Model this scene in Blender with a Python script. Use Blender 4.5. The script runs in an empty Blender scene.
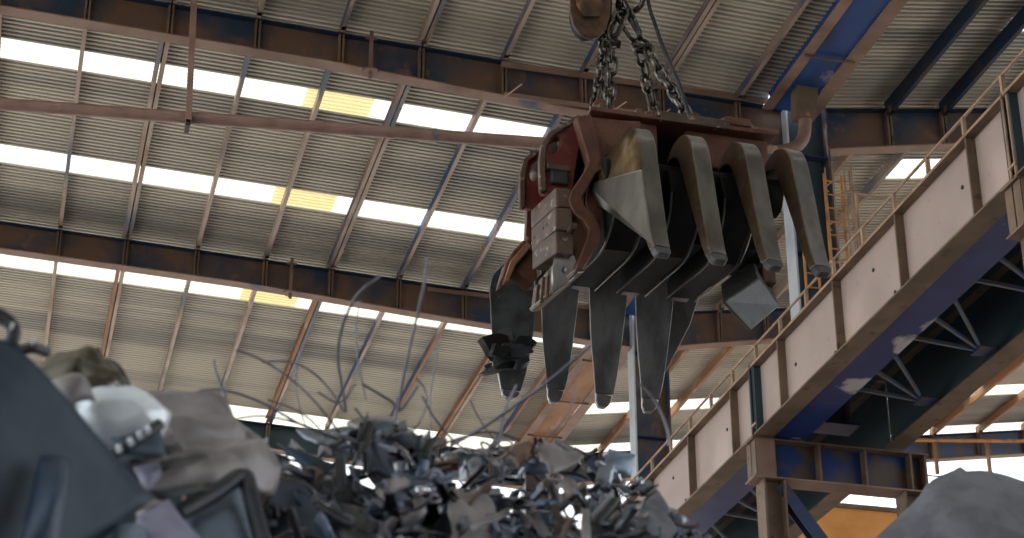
import bpy, bmesh, math, random
from mathutils import Vector, Matrix, noise, Quaternion
random.seed(7)
S = bpy.context.scene
COL = S.collection
R = math.radians
FPX = 1972.5; YAW = R(14.715); PIT = R(26.354)
_fw = Vector((math.sin(YAW)*math.cos(PIT), math.cos(YAW)*math.cos(PIT), math.sin(PIT)))
_rt = Vector((math.cos(YAW), -math.sin(YAW), 0)); _up = _rt.cross(_fw)
GROUND = -1.7           # the camera's eye is the origin, the floor 1.7 m below it

def ray(u, v):
    d = _rt*((u-512)/FPX) - _up*((v-269)/FPX) + _fw
    return d/d.y
def PY(u, v, Y): return ray(u, v)*Y
def PZ(u, v, Z): d = ray(u, v); return d*(Z/d.z)
def PX(u, v, X): d = ray(u, v); return d*(X/d.x)

# ------------------------------------------------------------------ materials
def mat(name, c1, c2=None, scale=3.0, lo=.4, hi=.6, rough=.6, metal=0.0, c3=None, scale3=12, lo3=.55, hi3=.65,
        stretch=(1, 1, 1), bump=0.0, bscale=30, spec=.5, detail=6):
    m = bpy.data.materials.new(name); m.use_nodes = True
    nt = m.node_tree; N = nt.nodes; L = nt.links
    b = N['Principled BSDF']
    b.inputs['Roughness'].default_value = rough; b.inputs['Metallic'].default_value = metal
    b.inputs['Specular IOR Level'].default_value = spec
    tc = N.new('ShaderNodeTexCoord'); mp = N.new('ShaderNodeMapping'); mp.inputs['Scale'].default_value = stretch
    oi = N.new('ShaderNodeObjectInfo'); mul = N.new('ShaderNodeMath'); mul.operation = 'MULTIPLY'; mul.inputs[1].default_value = 37.0
    L.new(oi.outputs['Random'], mul.inputs[0])
    L.new(tc.outputs['Object'], mp.inputs['Vector']); L.new(mul.outputs[0], mp.inputs['Location'])
    col = None
    def layer(prev, c, sc, l, h):
        n = N.new('ShaderNodeTexNoise'); n.inputs['Scale'].default_value = sc; n.inputs['Detail'].default_value = detail
        L.new(mp.outputs[0], n.inputs['Vector'])
        r = N.new('ShaderNodeMapRange'); r.inputs['From Min'].default_value = l; r.inputs['From Max'].default_value = h
        L.new(n.outputs['Fac'], r.inputs['Value'])
        x = N.new('ShaderNodeMix'); x.data_type = 'RGBA'
        L.new(r.outputs[0], x.inputs['Factor'])
        if isinstance(prev, tuple): x.inputs['A'].default_value = (*prev, 1)
        else: L.new(prev, x.inputs['A'])
        x.inputs['B'].default_value = (*c, 1)
        return x.outputs['Result']
    if c2: col = layer(c1, c2, scale, lo, hi)
    if c3: col = layer(col, c3, scale3, lo3, hi3)
    if col is None: b.inputs['Base Color'].default_value = (*c1, 1)
    else: L.new(col, b.inputs['Base Color'])
    if bump:
        n = N.new('ShaderNodeTexNoise'); n.inputs['Scale'].default_value = bscale; n.inputs['Detail'].default_value = 4
        L.new(mp.outputs[0], n.inputs['Vector'])
        bp = N.new('ShaderNodeBump'); bp.inputs['Strength'].default_value = bump; bp.inputs['Distance'].default_value = .02
        L.new(n.outputs['Fac'], bp.inputs['Height']); L.new(bp.outputs[0], b.inputs['Normal'])
    return m

M = {}
M['sheet'] = mat('galvanised_roof_sheet', (.60, .55, .47), (.44, .41, .36), .35, .35, .7, .55, .1, (.25, .24, .23), .7, .50, .72, stretch=(.05, 1, 1))  # dark layer stretched into bands, painting shading between sheets as well as stains
M['beam'] = mat('rusty_blue_beam', (.15, .088, .058), (.022, .045, .085), .7, .44, .62, .6, 0, (.22, .115, .065), 3, .58, .75)
M['flange'] = mat('brown_primer_flange', (.30, .19, .15), (.19, .11, .08), 1.2, .4, .65, .6, 0, (.05, .08, .14), .9, .66, .75)
M['purlin'] = mat('weathered_purlin_steel', (.42, .325, .275), (.29, .19, .14), 1.6, .45, .62, .6, 0, (.12, .14, .19), .8, .55, .66, stretch=(1, .35, 1))
M['purlin_blue'] = mat('blue_purlin_paint', (.03, .065, .16), (.24, .17, .14), 1.0, .47, .6, .55, 0, (.26, .13, .07), 1.7, .60, .72, stretch=(1, .3, 1))
M['purlin_rust'] = mat('rusty_purlin_steel', (.36, .185, .10), (.24, .115, .065), 1.5, .4, .62, .7, 0, (.42, .30, .22), 2.2, .58, .68, stretch=(1, .4, 1))
M['web'] = mat('pale_pinkish_girder_paint', (.47, .365, .335), (.40, .305, .28), .8, .4, .7, .6, 0, (.31, .22, .195), 5, .66, .76)
M['girder_brown'] = mat('brown_girder_steel', (.135, .09, .06), (.21, .135, .09), 1.5, .4, .65, .65, 0, (.08, .055, .042), 4, .6, .7)
M['soffit'] = mat('blue_soffit_light_patches', (.004, .024, .14), (.008, .036, .17), 1.5, .45, .6, .5, 0, (.52, .46, .48), .75, .60, .64, stretch=(1, .8, 1))  # pale patches painted in for light falling on the blue soffit
M['blue'] = mat('deep_blue_steel_paint', (.008, .035, .14), (.012, .028, .075), 1.2, .4, .6, .5, 0, (.10, .062, .04), 1.1, .54, .66)
M['litflange'] = mat('lit_column_flange', (.50, .55, .60), (.36, .42, .50), 1.5, .5, .7, .5)  # paler tone paints the light on the column's left flange
M['lacing'] = mat('blue_grey_lacing_paint', (.07, .12, .22), (.14, .12, .11), 3, .45, .6, .5)
M['bluecap'] = mat('blue_paint_with_rust_wash', (.008, .04, .17), (.085, .058, .045), 1.4, .46, .58, .55)
M['tealdark'] = mat('dark_teal_web', (.018, .045, .06), (.03, .05, .06), 1.5, .4, .7, .6)
M['gutterblue'] = mat('bright_blue_gutter_paint', (.012, .068, .26), (.012, .035, .11), 1.2, .5, .66, .5, 0, (.40, .36, .34), 1.6, .62, .68, stretch=(1, .5, 1))
M['railtan'] = mat('tan_handrail_paint', (.42, .28, .19), (.30, .17, .10), 3, .45, .65, .5)
M['orange'] = mat('orange_ladder_paint', (.62, .26, .07), (.35, .15, .06), 3, .5, .65, .5)
M['orangewall'] = mat('orange_cladding', (.72, .32, .08), (.62, .25, .06), 1, .4, .6, .6)
M['pipe'] = mat('brown_painted_pipe', (.30, .185, .15), (.22, .13, .10), 3, .4, .65, .5)
M['rust'] = mat('red_brown_grab_steel', (.095, .032, .020), (.135, .058, .030), 4, .42, .6, .55, .1, (.05, .03, .024), 7, .62, .7, bump=.25)
M['redlug'] = mat('dark_red_paint', (.12, .016, .014), (.16, .05, .025), 5, .5, .66, .5, .05, (.045, .02, .018), 8, .62, .72, bump=.2)
M['block'] = mat('scuffed_brown_block_steel', (.115, .074, .052), (.065, .04, .028), 4, .42, .62, .5, .2, (.36, .27, .22), 9, .6, .7, bump=.2)
M['clawside'] = mat('bronze_brown_claw_side', (.16, .105, .062), (.09, .06, .04), 5, .35, .68, .4, .7, (.20, .17, .14), 6, .6, .72)
M['claw'] = mat('worn_claw_steel', (.20, .185, .168), (.115, .104, .094), 5, .35, .68, .30, .8, (.13, .10, .07), 2.5, .56, .72, stretch=(1, 1, .35), bump=.1, bscale=60)
M['clawbronze'] = mat('bronze_worn_claw_steel', (.25, .17, .085), (.13, .09, .05), 6, .38, .66, .28, .85, (.24, .20, .15), 7, .58, .7, bump=.1, bscale=60)
M['clawdark'] = mat('blackened_claw_steel', (.34, .33, .335), (.17, .165, .17), 4, .4, .65, .30, .85, (.26, .25, .24), 9, .6, .72, stretch=(1, 1, .3), bump=.08, bscale=60)
M['black'] = mat('black_greasy_steel', (.010, .011, .012), (.020, .017, .015), 4, .45, .65, .6, .0, (.03, .026, .022), 9, .66, .74)
M['black'].node_tree.nodes['Principled BSDF'].inputs['Specular IOR Level'].default_value = .12
M['clawmid'] = mat('dark_grey_claw_steel', (.13, .135, .14), (.07, .07, .075), 4, .4, .65, .38, .6, (.2, .19, .18), 9, .62, .72)  # darker steel tone for the first lowered claw
M['plate'] = mat('dull_dark_plate', (.05, .048, .046), (.03, .028, .027), 5, .4, .65, .5, .1, (.10, .095, .09), 9, .62, .72)
M['navyedge'] = mat('dark_navy_edge', (.006, .022, .055), (.05, .035, .03), .9, .55, .68)
M['chain'] = mat('oily_chain_steel', (.20, .185, .165), (.05, .044, .038), 14, .4, .58, .26, .85)
M['rubber'] = mat('black_cable_rubber', (.015, .017, .017), rough=.5)
M['hook'] = mat('greasy_brown_block_paint', (.12, .058, .028), (.04, .024, .016), 5, .42, .6, .5, .2, (.40, .21, .09), 4, .62, .72)
M['yard'] = mat('pale_yard_gravel', (.50, .46, .40), (.42, .39, .35), .1, .4, .6, .9)
M['concrete'] = mat('dirty_concrete_floor', (.10, .095, .09), (.07, .066, .062), .3, .4, .6, .9)
M['wall'] = mat('unseen_wall_cladding', (.09, .085, .08), (.06, .058, .055), .4, .4, .6, .8)
# scrap
def sc(name, c, c2, rough=.45, metal=.35, **k): M[name] = mat('scrap_'+name, c, c2, 5, .42, .6, rough, metal, **k)
sc('navy', (.006, .021, .042), (.013, .034, .062), .6, .1)
sc('rib', (.022, .044, .078), (.03, .055, .09), .5, .1)
sc('olive', (.105, .085, .055), (.07, .058, .04), .35, .6)
sc('cyan', (.86, .91, .95), (.70, .77, .83), .25, .2)
sc('taupe', (.29, .26, .26), (.20, .18, .18), .5, .3)
sc('lilac', (.26, .26, .36), (.18, .19, .27), .5, .2)
sc('steel', (.20, .23, .27), (.11, .13, .16), .35, .7)
sc('dark', (.028, .035, .042), (.05, .05, .05), .5, .4)
sc('slate', (.085, .10, .125), (.05, .06, .08), .45, .4)
sc('brown', (.17, .11, .08), (.09, .06, .045), .6, .2)
sc('bright', (.62, .66, .70), (.40, .44, .48), .22, .8)
sc('grey', (.17, .17, .19), (.115, .115, .13), .85, .0, bump=.8, bscale=14)
sc('wire', (.17, .17, .20), (.11, .11, .13), .45, .5)
sc('paleblue', (.19, .24, .33), (.12, .16, .22), .4, .3)

def translucent(name, c, c_see):
    m = bpy.data.materials.new(name); m.use_nodes = True
    nt = m.node_tree; N = nt.nodes; L = nt.links; N.clear()
    o = N.new('ShaderNodeOutputMaterial'); mx = N.new('ShaderNodeMixShader'); mx.inputs[0].default_value = .45
    t = N.new('ShaderNodeBsdfTransparent'); t.inputs[0].default_value = (*c_see, 1)
    d = N.new('ShaderNodeBsdfTranslucent'); d.inputs[0].default_value = (*c, 1)
    L.new(t.outputs[0], mx.inputs[1]); L.new(d.outputs[0], mx.inputs[2]); L.new(mx.outputs[0], o.inputs[0])
    return m
M['skylight'] = translucent('white_grp_rooflight', (.95, .94, .90), (.95, .94, .90))
M['skylight_old'] = translucent('yellowed_grp_rooflight', (.85, .78, .60), (.85, .78, .60))

# ------------------------------------------------------------------ object helpers
OFF = {}
LABELS = {}
def tag(o, label=None, cat=None, group=None, kind=None):
    if label: o['label'] = label
    if cat: o['category'] = cat
    if group: o['group'] = group
    if kind: o['kind'] = kind
    return o
def thing(name, loc, label, cat, group=None):
    o = bpy.data.objects.new(name, None); COL.objects.link(o); o.location = loc; o.empty_display_size = .2
    OFF[o.name] = Vector(loc)
    return tag(o, label, cat, group)
def link_mesh(name, me, m, parent=None, label=None, cat=None, group=None, kind=None, smooth=None, bevel=0, bseg=2):
    o = bpy.data.objects.new(name, me); COL.objects.link(o)
    if m: me.materials.append(M[m] if isinstance(m, str) else m)
    if parent is not None:
        off = OFF[parent.name]; o.parent = parent
    else:
        xs = [v.co for v in me.vertices]
        mn = Vector((min(v.x for v in xs), min(v.y for v in xs), min(v.z for v in xs))); mx = Vector((max(v.x for v in xs), max(v.y for v in xs), max(v.z for v in xs)))
        off = Vector(((mn.x+mx.x)/2, (mn.y+mx.y)/2, mn.z)); o.location = off
    OFF[o.name] = off
    me.transform(Matrix.Translation(-off))
    if smooth is not None:
        for p in me.polygons: p.use_smooth = True
        me.set_sharp_from_angle(angle=R(smooth))
    if bevel:
        bv = o.modifiers.new('edge', 'BEVEL'); bv.width = bevel; bv.segments = bseg; bv.limit_method = 'ANGLE'; bv.angle_limit = R(35)
    return tag(o, label, cat, group, kind)

class B:
    def __init__(s): s.bm = bmesh.new()
    def box(s, x0, x1, y0, y1, z0, z1):
        v = [s.bm.verts.new(p) for p in ((x0,y0,z0),(x1,y0,z0),(x1,y1,z0),(x0,y1,z0),(x0,y0,z1),(x1,y0,z1),(x1,y1,z1),(x0,y1,z1))]
        for f in ((0,3,2,1),(4,5,6,7),(0,1,5,4),(1,2,6,5),(2,3,7,6),(3,0,4,7)): s.bm.faces.new([v[i] for i in f])
        return s
    def loft(s, rings, cap=True, closed=True):
        vr = [[s.bm.verts.new(p) for p in r] for r in rings]; n = len(vr[0])
        for a, b in zip(vr, vr[1:]):
            for i in range(n if closed else n-1):
                j = (i+1) % n
                s.bm.faces.new((a[i], a[j], b[j], b[i]))
        if cap and closed:
            s.bm.faces.new(list(reversed(vr[0]))); s.bm.faces.new(vr[-1])
        return s
    def prism(s, base, vec):
        v = Vector(vec)
        return s.loft([[Vector(p) for p in base], [Vector(p)+v for p in base]])
    def tube(s, pts, r, n=8, closed=False, r2=None):
        pts = [Vector(p) for p in pts]; k = len(pts); rings = []
        nrm = None
        for i, p in enumerate(pts):
            if closed: t = (pts[(i+1) % k]-pts[i-1])
            else: t = pts[min(i+1, k-1)]-pts[max(i-1, 0)]
            t.normalize()
            if nrm is None:
                nrm = t.orthogonal().normalized()
            else:
                nrm = (nrm - t*nrm.dot(t)).normalized()
            bn = t.cross(nrm)
            rr = r if r2 is None else r+(r2-r)*i/(k-1)
            rings.append([p+(nrm*math.cos(a)+bn*math.sin(a))*rr for a in [2*math.pi*q/n for q in range(n)]])
        if closed:
            vr = [[s.bm.verts.new(p) for p in q] for q in rings]
            for a, b in zip(vr, vr[1:]+vr[:1]):
                # closing seam: match by nearest start
                sh = 0
                if a is vr[-1]:
                    sh = min(range(n), key=lambda h: (a[0].co-b[h].co).length)
                for i in range(n): s.bm.faces.new((a[i], a[(i+1) % n], b[(i+1+sh) % n], b[(i+sh) % n]))
        else: s.loft(rings)
        return s
    def bar(s, a, b, w, h, up=(0, 0, 1)):
        a = Vector(a); b = Vector(b); t = (b-a).normalized(); u = Vector(up); sd = t.cross(u)
        if sd.length < 1e-3: sd = t.cross(Vector((1, 0, 0)))
        sd.normalize(); u = sd.cross(t)
        q = [(-w/2, -h/2), (w/2, -h/2), (w/2, h/2), (-w/2, h/2)]
        return s.loft([[p+sd*x+u*y for x, y in q] for p in (a, b)])
    def section(s, a, b, sec, up=(0, 0, 1)):        # extrude a 2-D section (side, up) from a to b
        a = Vector(a); b = Vector(b); t = (b-a).normalized(); sd = t.cross(Vector(up)).normalized(); u = sd.cross(t)
        return s.loft([[p+sd*x+u*y for x, y in sec] for p in (a, b)])
    def mesh(s, name):
        bmesh.ops.recalc_face_normals(s.bm, faces=s.bm.faces)
        me = bpy.data.meshes.new(name); s.bm.to_mesh(me); s.bm.free(); return me
    def obj(s, name, m, parent=None, **k):
        return link_mesh(name, s.mesh(name), m, parent, **k)

def plate(name, outlines, Y, th, m, parent=None, bev=.0, px=True, dup=None, **k):
    """a flat plate standing across the hall: outlines in (u,v) sights taken at distance Y, thickness th going away from us"""
    cu = bpy.data.curves.new(name, 'CURVE'); cu.dimensions = '2D'; cu.fill_mode = 'BOTH'; cu.extrude = th/2-bev; cu.bevel_depth = bev; cu.bevel_resolution = 1
    for o in outlines:
        sp = cu.splines.new('POLY'); sp.points.add(len(o)-1); sp.use_cyclic_u = True
        for p, q in zip(sp.points, o):
            if px: w = PY(q[0], q[1], Y); p.co = (w.x, w.z, 0, 1)
            else: p.co = (q[0], q[1], 0, 1)
    ob = bpy.data.objects.new('tmp', cu); COL.objects.link(ob)
    dg = bpy.context.evaluated_depsgraph_get(); me = bpy.data.meshes.new_from_object(ob.evaluated_get(dg)); me.name = name
    bpy.data.objects.remove(ob); bpy.data.curves.remove(cu)
    me.transform(Matrix.Translation((0, Y+th/2, 0)) @ Matrix.Rotation(R(90), 4, 'X'))
    return link_mesh(name, me, m, parent, **k)
def oval(u, v, a, b, n=18, rot=0):
    c, s_ = math.cos(R(rot)), math.sin(R(rot))
    return [(u+a*math.cos(t)*c-b*math.sin(t)*s_, v+a*math.cos(t)*s_+b*math.sin(t)*c) for t in [2*math.pi*i/n for i in range(n)]]
def crom(pts, n):
    pts = [Vector(p) for p in pts]; out = []
    k = len(pts)-1
    for j in range(n):
        t = j/(n-1)*k; i = min(int(t), k-1); f = t-i
        p0 = pts[max(i-1, 0)]; p1 = pts[i]; p2 = pts[i+1]; p3 = pts[min(i+2, k)]
        out.append(.5*((2*p1)+(p2-p0)*f+(2*p0-5*p1+4*p2-p3)*f*f+(3*p1-p0-3*p2+p3)*f**3))
    return out
def lerp(vals, t):
    k = len(vals)-1; x = t*k; i = min(int(x), k-1); f = x-i
    return vals[i]*(1-f)+vals[i+1]*f
ORD = ['first', 'second', 'third', 'fourth', 'fifth', 'sixth', 'seventh', 'eighth', 'ninth', 'tenth', 'eleventh', 'twelfth', 'thirteenth', 'fourteenth']

# ------------------------------------------------------------------ setting numbers
FR = [21.75, 32.0, 42.1, 52.3]                    # frames along the hall
def zl(x): return 21.155-.0344*x                   # top of the left roof beams
def zr(x): return 20.81+.152*(x-15.03)            # top of the right roof beams
XL0, XL1, XR0, XR1 = -14.0, 13.75, 14.62, 34.0
PUR_H = .2

# floor and the unseen wall behind us
B().box(-14.5, 35, -22, 54, GROUND-.2, GROUND).obj('floor', 'concrete', kind='structure')
for gx0, gx1, gy0, gy1 in ((-90, -14.5, -60, 130), (35, 110, -60, 130), (-14.5, 35, 54, 130)):
    B().box(gx0, gx1, gy0, gy1, GROUND-.25, GROUND-.03).obj('floor', 'yard', kind='structure')
B().box(-16, 36, -22, -21.8, GROUND, 23).obj('wall_back_unseen', 'wall', kind='structure')  # unseen, put in so that light from the left dominates

# corrugated roof, laid rafter to rafter, with rooflight strips between
def corrugated(y0, y1, x0, x1, zf, pitch=.145, depth=.062, nx=1):
    b = B(); prof = []
    y = y0
    while y < y1-1e-4:
        for f, d in ((0, 0), (.46, 0), (.50, 1), (.96, 1)):
            yy = y+f*pitch
            if yy <= y1: prof.append((yy, d*depth))
        y += pitch
    prof.append((y1, prof[-1][1]))
    lo = [[Vector((x, yy, zf(x)+PUR_H+d)) for x in (x0, x1)] for yy, d in prof]
    b.loft([[a, c, c+Vector((0, 0, .012)), a+Vector((0, 0, .012))] for a, c in lo])
    return b
STR_L = [(-3, -2.1), (8, 8.9), (17, 17.9), (22.6, 23.4), (28.05, 28.98), (34.36, 35.18), (38.70, 39.56), (43.92, 44.82), (51.62, 53.15)]
STR_R = [(-3, -2.1), (8, 8.9), (17, 17.9), (28.5, 29.2), (34.4, 35.4), (48.65, 49.5), (52.0, 53.15)]
wn = 0
def roof(strips, x0, x1, zf, yellow):
    global wn
    ys = [-22]+[q for s_ in strips for q in s_]+[53.5]
    for i in range(0, len(ys), 2):
        if ys[i+1]-ys[i] > .05:
            corrugated(ys[i]-.03, ys[i+1]+.03, x0, x1, zf).obj('ceiling', 'sheet', kind='structure')
    for (a, c) in strips:
        segs = [(x0, x1, 'skylight')]
        if zf is zl and 27 < a < 29: segs = [(x0, 11.4, 'skylight')]; corrugated(a-.05, c+.05, 11.4, x1, lambda x: zf(x)+.004).obj('ceiling', 'sheet', kind='structure')
        if yellow and a > 30 and a < 45: segs = [(x0, 4.72, 'skylight'), (4.72, 6.12, 'skylight_old'), (6.12, x1, 'skylight')]
        if zf is zr and a < 40: segs = [(17.62, x1, 'skylight')]; corrugated(a-.05, c+.05, x0, 17.64, lambda x: zf(x)+.004).obj('ceiling', 'sheet', kind='structure')
        for s0, s1, mm in segs:
            wn += 1
            corrugated(a, c, s0, s1, lambda x: zf(x)+.012).obj('window_%d' % wn, mm, kind='structure')
roof(STR_L, XL0, XL1, zl, True)
roof(STR_R, XR0, XR1, zr, False)

# ------------------------------------------------------------------ roof beams
PURL = [-4.8, -3.1, -1.45, .17, 1.71, 3.36, 4.98, 6.56, 8.22, 9.84, 11.46, 13.08]          # purlin lines of the left roof
PURR = [16.4, 17.65]+[19.25+1.6*k for k in range(9)]
BAYN = {0: 'nearest bay at the top of the picture', 1: 'bay between the two long roof beams', 2: 'bay beyond the lower roof beam'}
def roof_beam(Y, side, label, clamp=None, rods=(), blocks=()):
    f = zl if side == 'l' else zr
    x0, x1 = (XL0, 14.05) if side == 'l' else (14.95, XR1)
    t = thing('roof_beam', (x0, Y, f(x0)-.8), label, 'beam', 'steel roof beams')
    if side == 'l':
        xs = [x0, 4.6, 8.5, x1]; dep = [.67, .67, .79, .92]
    else:
        xs = [x0, 18.2, x1]; dep = [.93, .80, .78]
    W = .15
    bot = [f(x)-d for x, d in zip(xs, dep)]
    b = B(); b.loft([[Vector((x, Y-.012, z)), Vector((x, Y+.012, z)), Vector((x, Y+.012, f(x)-.02)), Vector((x, Y-.012, f(x)-.02))] for x, z in zip(xs, bot)]); b.obj('web', 'beam' if Y < 50 else ('tealdark' if side == 'l' else 'lacing'), t)
    b = B(); b.loft([[Vector((x, Y-W, f(x)-.03)), Vector((x, Y+W, f(x)-.03)), Vector((x, Y+W, f(x))), Vector((x, Y-W, f(x)))] for x in (x0, x1)]); b.obj('top_flange', 'navyedge', t)
    b = B(); b.loft([[Vector((x, Y-W, z-.03)), Vector((x, Y+W, z-.03)), Vector((x, Y+W, z)), Vector((x, Y-W, z))] for x, z in zip(xs, bot)]); b.obj('bottom_flange', 'flange', t, label='brown bottom flange')
    for x in (PURL if side == 'l' else PURR):
        if x0+.2 < x < x1-.1 and -5 < x < 31:
            zb = next(bot[i]+(bot[i+1]-bot[i])*(x-xs[i])/(xs[i+1]-xs[i]) for i in range(len(xs)-1) if xs[i] <= x <= xs[i+1])
            b = B()
            for dx in (-.036, .036): b.box(x+dx-.02, x+dx+.02, Y-.13, Y-.012, zb, f(x)-.03)
            b.obj('stiffener', 'girder_brown', t)
    if clamp:
        x = clamp
        b = B(); b.box(x-.035, x+.035, Y-.20, Y-.15, f(x)-.95, f(x)+.12)
        b.tube([(x, Y-.16, f(x)-.82), (x, Y-.16, f(x)-.78)], .17, 14); b.box(x-.11, x+.11, Y-.19, Y-.13, f(x)-.05, f(x)+.0)
        b.obj('hanger_clamp', 'flange', t)
    for x in rods:
        zb = f(x)-.9
        B().tube([(x, Y-.2, zb+.02), (x+.2, Y-.75, zb+.02)], .016, 6).obj('stay_rod', 'railtan', t)
    for (a, c, z0, z1) in blocks:
        B().box(a, c, Y-.19, Y-.15, z0, z1).obj('splice_plate', 'flange', t)
    return t
roof_beam(32, 'l', 'upper long rusty roof beam crossing behind the chains, nearest of the beams left of the columns', 5.55, (8.2, 10.3, 11.2, 12.3), ((8.15, 14, 20.7, 20.82), (8.2, 13.9, 20.02, 20.12)))
roof_beam(42.1, 'l', 'lower long rusty roof beam running behind the claws of the grab', 5.6, (), ((8.9, 14, 20.62, 20.72),))
roof_beam(52.3, 'l', 'farthest dark roof beam under the last skylight strip above the scrap pile')
roof_beam(32, 'r', 'short dark roof beam right of the near column, above the walkway handrail')
roof_beam(42.1, 'r', 'brown roof beam stub behind the hanging end plate, between far column and walkway')
roof_beam(52.3, 'r', 'far blue roof beam under the orange pipe at right')

# ------------------------------------------------------------------ purlins
def twotone(o, m2):
    o.data.materials.append(M[m2])
    for p in o.data.polygons:
        if abs(p.normal.x) > .7: p.material_index = 1
    return o
def chan(w, h, t, s=1):    # open channel section (side, up)
    q = [(0, 0), (w, 0), (w, t), (t, t), (t, h-t), (w, h-t), (w, h), (0, h)]
    return [(s*x, y) for x, y in q]
def purlin(x, Y0, Y1, f, m, double, label, group, m2='purlin', hh=.2):
    z = f(x)-(hh-.2)
    t = thing('roof_purlin', (x, Y0, z), label, 'purlin', group)
    if double:
        twotone(B().section((x-.015, Y0, z), (x-.015, Y1, z), chan(.085, hh, .012, -1)).obj('channel', m, t), m2)
        twotone(B().section((x+.015, Y0, z), (x+.015, Y1, z), chan(.085, hh, .012, 1)).obj('channel', 'purlin', t), 'purlin')
    else:
        twotone(B().section((x-.04, Y0, z), (x-.04, Y1, z), chan(.085, hh, .012, 1)).obj('channel', m, t), m2)
    b = B(); b.box(x-.05, x+.05, Y1-.32, Y1-.2, z-.0, z+.13); b.obj('cleat', 'girder_brown', t)
    return t
for bay in range(3):
    Y0, Y1 = FR[bay]+.03, FR[bay+1]-.03
    n = 0
    for k, x in enumerate(PURL):
        if x < -3.4: continue
        dbl = (k-4) % 3 == 0
        blue = x > 7 or (bay == 0 and x > 4)
        m = 'purlin_rust' if (dbl and bay == 2) or (bay == 2 and x > 9) else 'purlin'
        where = {0: 'above the upper roof beam', 1: 'between the upper and lower roof beams', 2: 'beyond the lower roof beam'}[bay]
        purlin(x, Y0, Y1, zl, m, dbl, '%s roof purlin, %s from the left, %s' % ('doubled' if dbl else 'single', ORD[n], where), 'left roof purlins', 'purlin_blue' if blue else m)
        n += 1
    n = 0
    for x in PURR:
        if x > 31: continue
        m = 'navyedge' if bay == 0 else ('purlin' if bay == 1 else 'purlin_rust')
        where = {0: 'nearest bay', 1: 'middle bay', 2: 'farthest bay'}[bay]
        purlin(x, Y0, Y1, zr, m, False, 'steel purlin under the right-hand roof, %s from the columns in the %s' % (ORD[n], where), 'right roof purlins', 'navyedge' if bay < 1 else m, .36 if bay == 0 else .24)  # nearest bay deeper and darker, standing in for shadow beside the purlins
        n += 1

# ------------------------------------------------------------------ valley gutter, downpipe
def gutter(Y0, Y1, m, label):
    x0, x1, z0 = 13.68, 14.50, 20.52
    t = thing('valley_gutter', (13.85, Y0, z0), label, 'gutter', 'valley gutters')
    b = B(); b.loft([[Vector((x0+.07, y, z0)), Vector((x1-.07, y, z0)), Vector((x1, y, 20.98)), Vector((x1-.02, y, 20.98)), Vector((x1-.085, y, z0+.02)), Vector((x0+.085, y, z0+.02)), Vector((x0+.02, y, 20.93)), Vector((x0, y, 20.93))] for y in (Y0, Y1)])
    b.obj('trough', m, t)
    for xa, xb in ((x0-.16, x0+.06), (x1-.07, x1+.22)):
        b = B(); b.box(xa, xb, Y0, Y1, z0-.04, z0-.01); b.box(xb-.02, xb, Y0, Y1, z0-.01, z0+.22); b.obj('bearer', 'flange', t, label='brown bearer angle')
    for y in (Y0+2.2, Y0+5, Y0+7.6): B().tube([(x0-.1, y, z0-.065), (x1+.1, y, z0-.065)], .022, 6).obj('cross_rod', 'girder_brown', t)
gutter(22, 31.7, 'gutterblue', 'worn bright blue valley gutter trough at the top right beside the near column')
gutter(32.3, 41.8, 'gutterblue', 'blue valley gutter trough hidden mostly behind the grab')
gutter(42.4, 52.0, 'purlin_rust', 'rusty brown valley gutter trough left of the far column')
def downpipe(Yc, label):
    p = PY(796, 90, Yc); t = thing('downpipe', PY(803, 150, Yc), label, 'downpipe')
    a = PY(806, 76, Yc); c = PY(803, 120, Yc)
    b = B(); b.loft([[Vector((a.x-.24, Yc-.2, a.z+.1)), Vector((a.x+.2, Yc-.2, a.z+.1)), Vector((a.x+.2, Yc+.2, a.z+.1)), Vector((a.x-.24, Yc+.2, a.z+.1))],
                     [Vector((c.x-.2, Yc-.16, c.z)), Vector((c.x+.22, Yc-.16, c.z)), Vector((c.x+.22, Yc+.16, c.z)), Vector((c.x-.2, Yc+.16, c.z))]])
    b.obj('hopper', 'girder_brown', t, bevel=.01)
    pts = [PY(u, v, Yc) for u, v in ((805, 117), (805, 128), (803, 138), (797, 146), (788, 150), (776, 152))]
    B().tube(crom(pts, 20), .13, 14).obj('elbow_pipe', 'flange', t, smooth=40)
    B().tube([PY(805, 116, Yc), PY(805, 120, Yc)], .17, 14).obj('collar', 'purlin_rust', t, smooth=40)
downpipe(30.9, 'brown downpipe elbow with a hopper below the end of the blue gutter')

# ------------------------------------------------------------------ columns, support towers
def column(Y, label):
    t = thing('roof_column', (14.5, Y, 13.85), label, 'column', 'roof columns')
    z0, z1 = 13.85, 20.75
    B().box(14.06, 14.10, Y-.22, Y+.22, z0, z1).obj('flange', 'litflange', t, label='pale left flange')
    B().box(14.93, 14.97, Y-.22, Y+.22, z0, z1).obj('flange', 'beam', t)
    B().box(14.10, 14.93, Y-.014, Y+.014, z0, z1).obj('web', 'beam' if Y > 40 else 'tealdark', t)
    for z in (15.6, 17.4, 19.6): B().box(14.10, 14.93, Y-.2, Y+.2, z, z+.02).obj('diaphragm', 'blue', t)
    B().box(13.95, 15.1, Y-.28, Y+.28, z0-.04, z0).obj('base_plate', 'blue', t)
column(21.75, 'dark column at the right edge of the picture, nearest of the row')
column(32.0, 'tall blue roof column with a pale left edge behind the raised claws')
column(42.1, 'far brown roof column with a pale left edge, behind the lower claw tips')
column(52.3, 'farthest roof column, almost hidden behind the scrap pile')

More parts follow.
